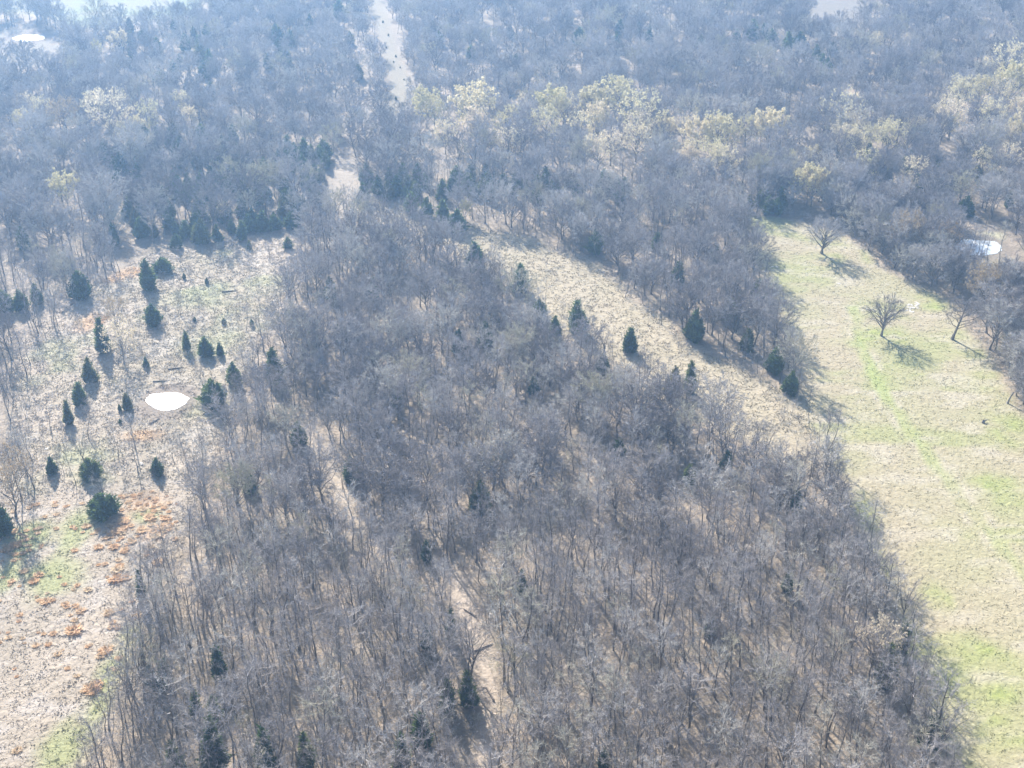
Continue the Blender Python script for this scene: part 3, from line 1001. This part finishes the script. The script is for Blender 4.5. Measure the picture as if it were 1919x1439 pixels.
df = sdf(FIELD, p[:, 0], p[:, 1])
keep = (((d > -1) & (d < 40) & (p[:, 1] < 260) & (rng.uniform(size=len(p)) < 0.35)) | ((dm < 0) & (df > 0) & (rng.uniform(size=len(p)) < 0.62)) | ((sdf(PASTURE, p[:, 0], p[:, 1]) > 0.3) & (sdf(PASTURE, p[:, 0], p[:, 1]) < 4) & (p[:, 1] > 150)) | ((sdf(SWATH, p[:, 0], p[:, 1]) < 0) & (rng.uniform(size=len(p)) < 0.06)))
keep &= np.hypot(p[:, 0] - PONDS['left'][0], p[:, 1] - PONDS['left'][1]) > 5.5
p = p[keep & in_wedge(p[:, 0], p[:, 1], 10)]
scatter('undergrowth', BRUSH, p, rng.uniform(0, 6.28, len(p)), rng.uniform(0.45, 1.1, len(p)), rng.integers(0, 4, len(p)),
        'low bare brush and dead weeds under the trees and over the clearing')

# grasses
p = jitter_grid(-125, 20, 88, 315, 0.62, 9)
keep = (sdf(MEADOW, p[:, 0], p[:, 1]) < 0.5) & in_wedge(p[:, 0], p[:, 1], 8) & (np.hypot(p[:, 0] - PONDS['left'][0], p[:, 1] - PONDS['left'][1]) > 4.6)
keep &= rng.uniform(size=len(p)) < np.where(sdf(FIELD, p[:, 0], p[:, 1]) < 0, 0.75, 0.6)
p1 = p[keep]
p = jitter_grid(-40, 75, 190, 330, 0.75, 10)
p2 = p[(sdf(SWATH, p[:, 0], p[:, 1]) < 0.5) & (rng.uniform(size=len(p)) < 0.6)]
pp = np.concatenate([p1, p2])
tint = np.clip(ground_col(pp[:, 0], pp[:, 1]) * rng.uniform(0.85, 1.35, (len(pp), 1)), 0, 0.8)
scatter('dry_grass', TUFTS + LOWTUFTS, pp, rng.uniform(0, 6.28, len(pp)), rng.uniform(0.55, 1.35, len(pp)), rng.integers(0, 4, len(pp)) + 4 * ((rng.uniform(size=len(pp)) < 0.75) & (sdf(FIELD, pp[:, 0], pp[:, 1]) < 0)),
        'tussocky dry straw grass of the pale meadow beside the pond', tint)
p = jitter_grid(20, 130, 86, 335, 0.80, 12)
keep = (sdf(PASTURE, p[:, 0], p[:, 1]) < 0.3) & in_wedge(p[:, 0], p[:, 1], 8) & (rng.uniform(size=len(p)) < 0.62)
pp = p[keep]
tint = np.clip(ground_col(pp[:, 0], pp[:, 1]) * rng.uniform(0.78, 1.2, (len(pp), 1)), 0, 0.8)
scatter('pasture_grass', LOWTUFTS, pp, rng.uniform(0, 6.28, len(pp)), rng.uniform(0.6, 1.3, len(pp)), rng.integers(0, 4, len(pp)),
        'short grazed grass, beige and green, over the open pasture', tint)

# ------------------------------------------------------------------ red cedars, each its own tree
CLEAR = []          # crowns that stand clear of the leafless wood
def put_cedar(px, py, hpx, wpx, label, group):
    x, y = at(px, py)
    H = hpx / upx(py)
    W = wpx / pxm(py)
    k = min(range(7), key=lambda j: abs((2.6, 3.2, 3.8, 3.0, 4.2, 2.3, 4.6)[j] / 6.0 - W / H) + random.uniform(0, 0.12))
    w0 = (2.6, 3.2, 3.8, 3.0, 4.2, 2.3, 4.6)[k]
    CLEAR.append((x, y, W * 0.62, 2.2 if py > 250 else 8.0))
    return CEDARS[k].place('cedar', x, y, random.uniform(0, 6.28), W / w0, label, 'tree', group, H / 6.0)


G1 = 'cedars dotted over the meadow'
for px, py, h, w, lb in [
    (152, 556, 54, 46, 'large dark green cedar at the west edge of the meadow'),
    (278, 538, 58, 40, 'tall pointed cedar in the upper meadow beside a low clump'),
    (305, 506, 28, 46, 'low spreading cedar clump behind the tall pointed cedar'),
    (288, 606, 42, 38, 'solitary rounded cedar in the middle of the upper meadow'),
    (194, 658, 68, 34, 'tall narrow cedar beside the round grey bush'),
    (170, 712, 50, 32, 'conical cedar with a spiky tip below the round bush'),
    (151, 752, 42, 34, 'squat cedar just below the spiky conical one'),
    (130, 790, 46, 24, 'slim cedar lowest of the three at the meadow edge'),
    (351, 656, 40, 19, 'thin upright cedar between the meadow middle and the parcel'),
    (386, 664, 38, 34, 'bushy cedar next to the thin upright one'),
    (413, 664, 26, 15, 'small cedar right beside the bushy one'),
    (440, 720, 46, 35, 'dark rounded cedar nearest the parcel above the pond'),
    (400, 760, 52, 58, 'broad dark cedar standing right of the white pond'),
    (274, 686, 22, 13, 'little cedar alone above the white pond'),
    (240, 768, 34, 19, 'small cedar standing just left of the white pond'),
    (170, 890, 40, 46, 'broad cedar in the tree band below the pond'),
    (295, 884, 34, 28, 'rounded green cedar at the lower meadow rim'),
    (98, 882, 36, 24, 'dark cedar among bare trees at the left band'),
    (195, 960, 44, 66, 'wide low cedar under a bare tree at the top of the field'),
    (2, 995, 66, 52, 'dark cedar cut off by the picture edge beside the field'),
    (225, 770, 14, 8, 'tiny seedling cedar by the small cedar left of the pond'),
    (345, 520, 12, 8, 'tiny seedling cedar in the pale upper meadow'),
    (388, 530, 12, 9, 'tiny seedling cedar far up the meadow near the parcel'),
    (420, 605, 11, 10, 'tiny round seedling cedar on the green patch of meadow'),
    (472, 610, 14, 11, 'tiny round seedling cedar hard by the parcel edge'),
    (365, 600, 9, 8, 'tiny dark seedling cedar right of the solitary cedar'),
    (225, 792, 8, 8, 'tiny seedling cedar below left of the pond'),
    (540, 465, 22, 22, 'small cedar at the top corner of the meadow by the parcel'),
    (468, 465, 16, 12, 'small dark cedar out on the top of the meadow'),
]:
    put_cedar(px, py, h, w, lb, G1)
G2 = 'cedars along the top edge of the meadow'
for px, py, h, w, lb in [
    (380, 452, 46, 42, 'wide dark cedar at the top edge of the meadow'),
    (455, 448, 38, 27, 'narrow dark cedar right of the wide one on the meadow top edge'),
    (408, 450, 34, 24, 'dark cedar squeezed against the wide one on the meadow top edge'),
    (332, 462, 28, 26, 'small cedar at the top left corner of the meadow'),
    (515, 430, 30, 34, 'hazy cedar behind the meadow top edge near the parcel'),
    (545, 428, 32, 30, 'hazy cedar nearest the parcel behind the meadow top edge'),
    (490, 432, 30, 30, 'hazy cedar behind the narrow dark one on the meadow top edge'),
    (265, 440, 40, 36, 'dark cedar among bare trees above the meadow corner'),
    (215, 455, 44, 24, 'tall cedar in the bare wood left of the meadow corner'),
    (45, 460, 44, 30, 'dark cedar deep in the bare wood far left'),
    (10, 582, 44, 42, 'leftmost cedar of the dark row west of the meadow'),
    (40, 578, 40, 36, 'middle cedar of the dark row west of the meadow'),
    (70, 566, 40, 28, 'rightmost cedar of the dark row west of the meadow'),
]:
    put_cedar(px, py, h, w, lb, G2)
G3 = 'cedars in the near wood'
for px, py, h, w, lb in [
    (285, 1285, 46, 30, 'left half of the pair of olive cedars in the near wood'),
    (312, 1285, 56, 34, 'taller right half of the pair of olive cedars in the near wood'),
    (412, 1268, 66, 34, 'tall dark cedar right of the olive pair'),
    (370, 1340, 56, 26, 'slim dark green cedar in front of the olive pair'),
    (402, 1348, 52, 40, 'bright green cedar beside the slim dark one'),
    (266, 1115, 56, 22, 'narrow cedar at the wood corner by the field'),
    (800, 1214, 46, 28, 'dark cedar left of the path through the near wood'),
    (846, 1200, 60, 22, 'slender cedar on the left verge of the forest path'),
    (876, 1320, 66, 40, 'bright green cedar standing in the forest path'),
    (840, 1330, 60, 34, 'dark cedar just left of the bright one in the path'),
    (978, 1110, 42, 24, 'small dark cedar right of the top of the path'),
    (800, 1052, 40, 26, 'dark cedar at the back of the near wood'),
    (405, 1440, 100, 56, 'big cedar at the lower edge of the near wood'),
    (500, 1442, 84, 44, 'dark cedar second along the lower edge of the near wood'),
    (575, 1440, 74, 40, 'dark cedar third along the lower edge of the near wood'),
    (330, 1452, 70, 44, 'olive cedar left end of the lower edge of the near wood'),
    (790, 1400, 70, 46, 'dark cedar in the shade left of the lower path'),
    (755, 1440, 70, 40, 'low dark cedar at the lower edge left of the path'),
    (1655, 1290, 86, 44, 'dark cedar under the pale budding tree by the pasture'),
    (1688, 1225, 60, 30, 'dark cedar on the pasture edge behind the pale budding tree'),
    (1600, 1320, 26, 26, 'small green cedar in the leaf litter near the pasture'),
    (1330, 1190, 40, 30, 'olive cedar in the right part of the near wood'),
    (1475, 1110, 44, 26, 'dark cedar at the back right of the near wood'),
    (1740, 1400, 60, 46, 'dark evergreen cedar at the lower right wood edge'),
    (1130, 1440, 40, 30, 'small olive cedar at the lower edge right of the path'),
]:
    put_cedar(px, py, h, w, lb, G3)
G4 = 'cedars in the middle wood'
mid = [(515, 712, 66, 44), (590, 650, 50, 30), (890, 510, 56, 44), (975, 548, 56, 40), (1080, 622, 60, 46), (1010, 600, 40, 36),
       (1300, 640, 60, 44), (1270, 535, 44, 34), (1365, 605, 46, 40), (1262, 745, 60, 36), (1292, 740, 64, 34), (830, 424, 50, 34),
       (858, 438, 44, 44), (800, 412, 40, 30), (770, 400, 40, 32), (1115, 478, 46, 38), (1040, 640, 50, 30), (910, 650, 50, 34),
       (1180, 660, 46, 36), (860, 660, 44, 30), (640, 640, 40, 34), (560, 830, 44, 34), (660, 900, 46, 40), (1130, 700, 40, 30),
       (900, 960, 60, 44), (1290, 910, 40, 30), (1450, 700, 50, 40), (1400, 660, 44, 36), (1480, 740, 44, 36), (1000, 740, 36, 26),
       (1360, 880, 36, 26), (740, 760, 40, 32), (1160, 860, 40, 28), (470, 920, 40, 30), (1490, 960, 44, 30), (1420, 560, 40, 36),
       (1340, 500, 40, 32), (700, 560, 40, 30), (620, 560, 44, 30), (1230, 470, 34, 26)]
mid.sort(key=lambda m_: (m_[1] // 120, m_[0]))
seen = {}
for px, py, h, w in mid:
    k = py // 120
    seen[k] = seen.get(k, 0) + 1
    belt = {3: 'along the far rim of the middle wood', 4: 'by the upper grass strip in the middle wood', 5: 'level with the grass strip in the middle wood',
            6: 'in the heart of the middle wood', 7: 'in the near half of the middle wood', 8: 'close to the near wood'}[k]
    put_cedar(px, py, h, w, f'dark cedar {belt}, {ORD[seen[k] - 1]} from the left there', G4)


def in_px_poly(pts, n, seed):
    r = random.Random(seed)
    P = np.array(pts, float)
    x0, y0 = P.min(0)
    x1, y1 = P.max(0)
    out_ = []
    tries = 0
    while len(out_) < n and tries < 40000:
        tries += 1
        x, y = r.uniform(x0, x1), r.uniform(y0, y1)
        if float(sdf(P, x, y)) < 0 and all((x - a_) ** 2 + ((y - b_) * 1.6) ** 2 > 17 ** 2 for a_, b_ in out_):
            gx_, gy_ = at(x, y)
            if float(open_dist(gx_, gy_)) > 1.0:
                out_.append((x, y))
    return out_


for pts, n, s0, s1, lb, gr in [
    ([(190, 270), (330, 250), (480, 280), (625, 300), (640, 350), (600, 410), (560, 432), (370, 450), (260, 440), (210, 350)], 100, 26, 42,
     'blue green cedar in the stand above the meadow', 'cedar stand above the meadow'),
    ([(668, 345), (850, 335), (1000, 345), (1200, 362), (1200, 385), (900, 392), (672, 385)], 38, 28, 42,
     'blue green cedar in the belt behind middle wood', 'cedar belt behind the middle wood'),
    ([(230, 60), (420, 60), (420, 190), (240, 150)], 22, 22, 38, 'hazy cedar by the far pale field', 'far cedars by the field'),
    ([(480, 10), (700, 20), (720, 150), (500, 160)], 10, 22, 34, 'hazy cedar in the far wood left of the cleared strip', 'far cedars left of the cleared strip'),
    ([(760, 60), (1400, 40), (1400, 160), (780, 160)], 14, 22, 34, 'hazy cedar in the far wood right of the cleared strip', 'far cedars right of the cleared strip'),
    ([(1400, 30), (1560, 60), (1560, 160), (1420, 140)], 10, 26, 40, 'hazy cedar in front of the top right clearing', 'far cedars by the top right clearing'),
    ([(1560, 290), (1900, 290), (1900, 420), (1640, 400)], 16, 26, 40, 'dark cedar in the right hand wood above the pasture', 'cedars in the right hand wood'),
    ([(1390, 380), (1470, 384), (1470, 412), (1400, 402)], 5, 30, 44, 'dark cedar at the far tip of the pasture', 'cedars at the tip of the pasture'),
]:
    spots = sorted(in_px_poly(pts, n, len(lb) * 3 + n), key=lambda q: -q[1])
    per = 19 if n > 20 else n
    for r_ in range(0, len(spots), per):
        for c_, (px, py) in enumerate(sorted(spots[r_:r_ + per])):
            h = random.uniform(s0, s1)
            rowt = f'{ORD[r_ // per]} row back, ' if n > 20 else ''
            put_cedar(px, py, h, h * random.uniform(0.6, 0.95), f'{lb}, {rowt}{ORD[c_]} from left', gr)

for j, (px, py, h) in enumerate([(718, 46, 9), (728, 70, 9), (724, 92, 8), (742, 108, 9), (738, 118, 7), (750, 128, 7), (742, 186, 12), (757, 150, 6)]):
    h *= 0.55
    put_cedar(px, py, h, h * 0.8, f'tiny dark seedling cedar on the far cleared strip, {ORD[j]} from its far end', 'seedlings on the cleared strip')

# ------------------------------------------------------------------ budding and tan trees, each its own
def put_crown(kind, name, px, py, wpx, label, group, cat='tree'):
    """place by the crown's centre and width in the photograph"""
    W = wpx / pxm(py + 20)
    base_y = py
    H = 1.12 * W + 3.0
    for _ in range(3):
        base_y = py + 0.62 * H * upx(base_y)
        W = wpx / pxm(base_y)
        H = 1.12 * W + 3.0
    x, y = at(px, base_y)
    CLEAR.append((x, y, W * 0.55, 7.0))
    return kind.place(name, x, y, random.uniform(0, 6.28), W / 8.0, label, cat, group, H / 10.0)


bud = {
    'in the far left wood': [(211, 207, 70), (127, 347, 48), (100, 398, 22), (262, 238, 30), (289, 234, 18), (361, 220, 26), (387, 221, 16),
                             (45, 230, 26), (150, 318, 14), (420, 390, 20)],
    'in the creek line beyond the middle wood': [(890, 195, 72), (893, 232, 50), (800, 196, 48), (786, 178, 20), (1035, 195, 58), (980, 190, 22), (1110, 190, 48), (1152, 176, 62),
                                                  (1197, 212, 76), (1118, 218, 42), (1248, 243, 34), (1300, 252, 48), (1342, 246, 58), (1440, 238, 58), (1308, 214, 22), (1398, 208, 22)],
    'in the wood behind the pasture': [(1600, 262, 42), (1520, 292, 28), (1287, 297, 32), (1512, 336, 52), (1345, 292, 30), (1645, 405, 22), (1660, 255, 26), (1880, 597, 28)],
    'in the far right wood': [(1795, 170, 26), (1757, 212, 24), (1775, 234, 28), (1832, 165, 36), (1892, 150, 58), (1905, 206, 32), (1880, 116, 66), (1895, 242, 30), (1640, 78, 24), (1690, 80, 22)],
    'far off beside the cleared strip': [(1122, 62, 20), (1145, 100, 16), (812, 92, 16), (228, 78, 32), (185, 92, 18)],
}
for where, lst in bud.items():
    lst.sort()
    n_ = len(lst)
    for j, (px, py, w) in enumerate(lst):
        size = 'large' if w > 52 else ('small' if w < 28 else 'middling')
        k = (j * 2 + len(where)) % 5
        put_crown(BUDDING[k], 'budding_tree', px, py, w, f'{size} pale yellow budding tree {where}, {ORD[j]} from left', 'budding trees ' + where)
rb = random.Random(5)
for pts, n, lb, gr in [([(760, 205), (1000, 195), (1250, 220), (1460, 240), (1560, 260), (1480, 310), (1240, 300), (1000, 270), (790, 262)], 24, 'faint cream tipped tree of the creek line', 'cream tipped trees of the creek line'),
                       ([(1560, 230), (1919, 110), (1919, 290), (1720, 320), (1560, 320)], 20, 'faint cream tipped tree of the far right wood', 'cream tipped trees of the far right wood'),
                       ([(20, 190), (330, 190), (520, 240), (330, 260), (40, 260)], 7, 'faint cream tipped tree of the far left wood', 'cream tipped trees of the far left wood')]:
    spots = sorted(in_px_poly(pts, n, n), key=lambda q: -q[1])
    for r_ in range(0, len(spots), 14):
        for c_, (px, py) in enumerate(sorted(spots[r_:r_ + 14])):
            put_crown(BUDDING[3], 'budding_tree', px, py, rb.uniform(26, 52), f'{lb}, {ORD[r_ // 14]} row back, {ORD[c_]} from left', gr)
put_crown(BUDDING[3], 'budding_tree', 1640, 1205, 84, 'pale olive budding tree on the near wood edge by the pasture', None)
put_crown(BUDDING[0], 'budding_tree', 873, 394, 20, 'small bright budding tree behind the top of the grass strip', None)
put_crown(BUDDING[3], 'budding_tree', 232, 628, 58, 'round grey green bush like tree leaning on the tall meadow cedar', None)
put_crown(TANNED[1], 'tan_leaved_tree', 222, 580, 50, 'faint straw coloured tree above the round grey green one', None)
put_crown(TANNED[1], 'tan_leaved_tree', 28, 890, 95, 'big grey round crowned tree left of the band below the pond', None)
for px, py, w, lb in [(128, 215, 52, 'tan crowned tree left of the large yellow tree in the far left wood'),
                      (1840, 522, 60, 'orange tan crowned tree on the wood edge above the pasture notch'),
                      (1700, 425, 62, 'tan crowned tree in the wood right of the upper lone tree'),
                      (1770, 445, 50, 'tan crowned tree just left of the woodland pond'),
                      (1690, 350, 30, 'small tan tree in the wood above the pasture'),
                      (1520, 342, 46, 'tan crowned tree behind the tip of the pasture')]:
    put_crown(TANNED[0], 'tan_leaved_tree', px, py, w, lb, None)
x, y = at(1572, 268)
SYCAMORE.place('pale_tree', x, y, 0.6, 1.15, 'tall white barked tree with spreading limbs beyond the pasture', 'tree', None)
x, y = at(1880, 210)
SYCAMORE.place('pale_tree', x, y, 2.6, 0.8, 'smaller white barked tree in the far right wood', 'tree', None)

CLEAR.append((*at(1790, 628), 6.5, 6.0))
CLEAR.append((*at(1834, 468), 10.0, 12.0))
# the leafless wood stands round these trees, not through them
ok = np.ones(len(WP), bool)
for cx, cy_, r, front in CLEAR:
    dx, dy = WP[:, 0] - cx, cy_ - WP[:, 1]
    ok &= ~((np.hypot(dx, dy) < r * 0.85) | ((np.abs(dx) < r * 0.75) & (dy > 0) & (dy < r + front)))
scatter('woods', SLENDER + BROAD, WP[ok], rng.uniform(0, 6.28, int(ok.sum())), WS[ok], WI[ok],
        'leafless grey and lavender woodland stretching from the clearing into the haze')

# ------------------------------------------------------------------ lone pasture trees
def lone(px, py, seed, label, **kw):
    T, C, tips = bare_tree(seed, **kw)
    k = Kind('pasture_tree', [('trunk', T, M_BARK), ('crown', C, M_TWIG)])
    x, y = at(px, py)
    return k.place('pasture_tree', x, y, 0.0, 1.0, label, 'tree')


lone(1540, 472, 703, 'upper lone bare tree with a round crown near the tip of the pasture', H=8.6, W=8.4, first=0.28, nl=24, subs=10, twigs=16, r0=0.34, dome=True, lean=(0.05, 0), tw=0.045)
lone(1652, 627, 711, 'lone bare tree with a fan shaped crown beside the farm track', H=8.6, W=8.2, first=0.34, nl=28, subs=9, twigs=11, r0=0.28, dome=True, tw=0.034)
lone(1785, 632, 705, 'lone bare tree leaning by the notch in the pasture edge', H=8.8, W=7.6, first=0.34, nl=19, subs=8, twigs=11, r0=0.30, lean=(0.17, 0), tw=0.04)

for px, py, k, sc_, lb in [(338, 590, 3, 0.55, 'thin bare tree, taller of the pair above the bushy meadow cedar'), (352, 592, 7, 0.5, 'thin bare tree, lower of the pair above the bushy meadow cedar'),
                         (462, 618, 7, 0.62, 'crooked thin bare tree near the parcel side of the upper meadow'), (238, 745, 5, 0.55, 'small grey bushy tree just above the cedar left of the pond'),
                         (160, 868, 2, 0.72, 'bare forked tree behind the broad cedar of the lower band'), (258, 880, 4, 0.62, 'small bare spreading tree in the band below the pond'),
                         (352, 880, 0, 0.7, 'straight bare tree at the right end of the band below the pond'), (196, 942, 2, 0.66, 'bare tree rising out of the wide low cedar on the field'),
                         (378, 870, 3, 0.6, 'slim bare tree at the right end of the band, nearest the wood'), (505, 478, 5, 0.5, 'grey bushy small tree at the top of the meadow near the parcel'),
                         (470, 540, 5, 0.42, 'low grey bushy tree in the upper meadow by the green patch'), (225, 770, 5, 0.4, 'low grey shrub like tree left of the pond'),
                         (285, 640, 5, 0.38, 'low grey shrub like tree between solitary cedar and the pond'), (325, 500, 5, 0.42, 'low grey shrub like tree right of the low cedar clump'),
                         (60, 860, 1, 0.7, 'leaning bare tree in the left part of the band'), (45, 870, 0, 0.66, 'straight bare tree in the left part of the band'),
                         (268, 1100, 0, 0.8, 'tall bare tree behind the narrow cedar at the wood corner')]:
    x, y = at(px, py)
    SLENDER[k].place('bare_tree', x, y, random.uniform(0, 6.28), sc_, lb, 'tree', 'small bare trees about the meadow')

for j, (px, py, k, sc_) in enumerate([(1795, 492, 3, 0.8), (1812, 497, 0, 0.85), (1826, 490, 3, 0.8), (1838, 500, 6, 0.75), (1850, 492, 3, 0.78), (1872, 494, 0, 0.85)]):
    x, y = at(px, py)
    SLENDER[k].place('bare_tree', x, y, random.uniform(0, 6.28), sc_, f'slim bare tree standing before the woodland pond, {ORD[j]} from left', 'tree', 'bare trees before the woodland pond')

# ------------------------------------------------------------------ sedge clumps, stones, stumps
clumps = [(650, 360, 28), (655, 310, 22), (610, 550, 20), (775, 560, 22), (410, 650, 28), (590, 760, 24), (560, 790, 16), (540, 950, 22), (520, 985, 26),
          (490, 965, 16), (90, 1320, 16), (255, 485, 20), (185, 370, 20), (215, 335, 18), (450, 540, 18), (420, 510, 14), (320, 780, 14), (295, 665, 14),
          (490, 735, 10), (650, 95, 22), (480, 62, 18), (690, 35, 24), (840, 15, 26), (905, 70, 22), (880, 120, 18), (740, 150, 16), (640, 180, 20), (700, 195, 16),
          (550, 180, 18), (590, 130, 14), (85, 165, 24), (20, 200, 20), (130, 315, 16), (60, 370, 14), (105, 560, 12), (360, 500, 14), (490, 420, 16), (430, 395, 12),
          (885, 265, 20), (620, 630, 12), (665, 800, 14), (240, 665, 10), (470, 985, 14), (930, 20, 20), (790, 90, 18), (845, 180, 14), (670, 285, 16), (750, 560, 16)]
ctal = {}
for j, (cx, cy_, w) in enumerate(sorted(clumps)):
    px, py = cx / 3, 960 + cy_ / 3
    x, y = at(px, py)
    rowt = 'upper' if py < 1030 else ('middle' if py < 1160 else 'lower')
    sz_ = 'big' if w >= 22 else ('small' if w < 14 else 'middling')
    ctal[sz_, rowt] = ctal.get((sz_, rowt), 0) + 1
    SEDGES[j % 4].place('sedge_clump', x, y, random.uniform(0, 6.28), 0.72 * w / 16, f'{sz_} rusty orange sedge clump on the {rowt} pale field, {ORD[ctal[sz_, rowt] - 1]} from the left', 'grass clump',
                        'orange sedge clumps on the field')
p = jitter_grid(-90, -20, 112, 185, 0.9, 13)
k = 0.34 * (sdf(FIELD, p[:, 0], p[:, 1]) < -1) * (p[:, 1] > 128) + 0.8 * blob(p[:, 0], p[:, 1], 270, 935, 5.5, 5) + blob(p[:, 0], p[:, 1], 225, 985, 4, 4) + blob(p[:, 0], p[:, 1], 300, 980, 3, 3) + 0.7 * blob(p[:, 0], p[:, 1], 20, 1010, 4, 5)
p1 = p[(k > rng.uniform(0.25, 1.6, len(p))) & (sdf(MEADOW, p[:, 0], p[:, 1]) < -0.5)]
p = jitter_grid(-85, -30, 200, 290, 0.9, 14)
k = blob(p[:, 0], p[:, 1], 235, 507, 6, 4) + blob(p[:, 0], p[:, 1], 170, 600, 4, 6) + 0.6 * blob(p[:, 0], p[:, 1], 265, 815, 5, 3)
p2 = p[k > rng.uniform(0.25, 1.6, len(p))]
pp = np.concatenate([p1, p2])
scatter('sedge_grass', SEDGES, pp, rng.uniform(0, 6.28, len(pp)), rng.uniform(0.25, 0.62, len(pp)), rng.integers(0, 4, len(pp)),
        'patches of rusty orange dry sedge in the meadow')


def stone_mesh(seed):
    r = np.random.default_rng(seed)
    import bmesh
    bm = bmesh.new()
    bmesh.ops.create_icosphere(bm, subdivisions=1, radius=0.5)
    for v in bm.verts:
        v.co *= r.uniform(0.75, 1.15)
        v.co.z = max(v.co.z, -0.25) * 0.45
    me = bpy.data.meshes.new('stone')
    bm.to_mesh(me)
    bm.free()
    me.materials.append(M_STONE)
    return me


STONES = [stone_mesh(i) for i in range(4)]


def outcrop(px, py, n, rx, ry, label, smin, smax):
    x, y = at(px, py)
    e = bpy.data.objects.new('rock_outcrop', None)
    COL.objects.link(e)
    e.location = (x, y, float(height(x, y)))
    e['label'] = label
    e['category'] = 'rocks'
    for i in range(n):
        s = link_mesh('stone', STONES[i % 4], e)
        a_, r_ = random.uniform(0, 6.28), math.sqrt(random.random())
        sx, sy = math.cos(a_) * r_ * rx, math.sin(a_) * r_ * ry
        sx += sy * 0.5
        s.location = (sx, sy, float(height(x + sx, y + sy)) - e.location.z + 0.02)
        k_ = random.uniform(smin, smax)
        s.scale = (k_ * random.uniform(0.8, 1.5), k_, k_ * 0.6)
        s.rotation_euler = (random.uniform(-.2, .2), random.uniform(-.2, .2), random.uniform(0, 6.28))


outcrop(1710, 572, 34, 1.3, 2.6, 'patch of pale broken rock in the pasture between the two lone trees', 0.25, 0.75)
outcrop(1450, 501, 5, 0.8, 0.8, 'small scatter of white stones at the upper left pasture side', 0.3, 0.6)
outcrop(1568, 531, 5, 0.9, 0.9, 'small scatter of white stones below the upper lone tree', 0.3, 0.6)
outcrop(265, 864, 3, 0.5, 0.5, 'few white stones under the band of trees below the pond', 0.4, 0.8)
outcrop(84, 836, 3, 0.5, 0.5, 'few white stones beside the dark cedar in the left band', 0.4, 0.7)


def stump(px, py, h, r, lean, label):
    g_ = Geo()
    z_ = np.linspace(-0.15, h, 6)
    g_.tube(np.stack([lean * z_, 0.12 * np.sin(z_ * 1.7), z_], 1), [r * 1.6, r * 1.1, r, r * 0.9, r * 0.8, r * 0.55], 7)
    g_.tube([(lean * h * .6, 0, h * .6), (lean * h * .6 + .5, .2, h * .85), (lean * h * .6 + .8, .25, h * 1.05)], [r * .5, r * .35, r * .1], 5)
    k = Kind('dead_stump', [('snag', g_, M_BARK)])
    x, y = at(px, py)
    k.place('dead_stump', x, y, 0, 1.0, label, 'stump')


stump(1889, 752, 2.4, 0.16, 0.25, 'leaning dead snag at the pasture edge below the wood')
stump(1843, 789, 0.5, 0.3, 0.1, 'low dark stump out in the lower pasture')
stump(285, 1092, 0.5, 0.22, 0.6, 'fallen dark stump at the wood corner by the field')

for px, py, L_, turn, lb in [(905, 1215, 3.2, 0.5, 'grey fallen log across the pale path in the near wood'),
                             (880, 1150, 2.4, 2.3, 'short fallen log at the verge of the path, further back'),
                             (918, 1300, 2.6, 1.9, 'fallen log lying along the path near the bright cedar'),
                             (330, 690, 3.0, 0.2, 'fallen branch log on the bank above the white pond'),
                             (300, 715, 2.6, 0.0, 'second fallen log on the bank just above the white pond'),
                             (430, 545, 3.4, 0.15, 'long grey log lying in the green patch of the upper meadow'),
                             (290, 790, 2.2, 0.9, 'grey fallen log below the white pond')]:
    g_ = Geo()
    xs_ = np.linspace(-L_ / 2, L_ / 2, 6)
    g_.tube(np.stack([xs_, 0.10 * np.sin(xs_ * 1.3), np.full(6, 0.12)], 1), np.linspace(0.17, 0.07, 6), 6)
    for q in range(3):
        x0_ = -L_ * 0.1 + q * L_ * 0.2
        g_.tube([(x0_, 0, 0.13), (x0_ + 0.35, 0.4 * (-1) ** q, 0.35), (x0_ + 0.6, 0.75 * (-1) ** q, 0.42)], [0.05, 0.03, 0.01], 4)
    x, y = at(px, py)
    Kind('fallen_log', [('stem', g_, M_BARK)]).place('fallen_log', x, y, turn, 1.0, lb, 'log')

# ------------------------------------------------------------------ the air
hz = 6200.0
v = [(sx * hz, sy * hz, z_) for z_ in (-3.0, CAM_H + 6.0) for sy in (-1, 1) for sx in (-1, 1)]
t = [(0, 2, 3), (0, 3, 1), (4, 5, 7), (4, 7, 6), (0, 1, 5), (0, 5, 4), (2, 6, 7), (2, 7, 3), (0, 4, 6), (0, 6, 2), (1, 3, 7), (1, 7, 5)]
M_HAZE = bpy.data.materials.new('haze')
M_HAZE.use_nodes = True
nt = M_HAZE.node_tree
for n in list(nt.nodes):
    nt.nodes.remove(n)
out = nt.nodes.new('ShaderNodeOutputMaterial')
pv = nt.nodes.new('ShaderNodeVolumePrincipled')
pv.inputs['Color'].default_value = (*HAZE_COLOR, 1)
pv.inputs['Density'].default_value = HAZE_DENSITY
pv.inputs['Anisotropy'].default_value = 0.6
nt.links.new(pv.outputs[0], out.inputs['Volume'])
o = link_mesh('haze', mesh_np('haze', v, t, [M_HAZE]))
o['kind'] = 'stuff'
print('SCENE objects', len(SC.objects), 'woods', len(WP), 'near solo', len(solo))
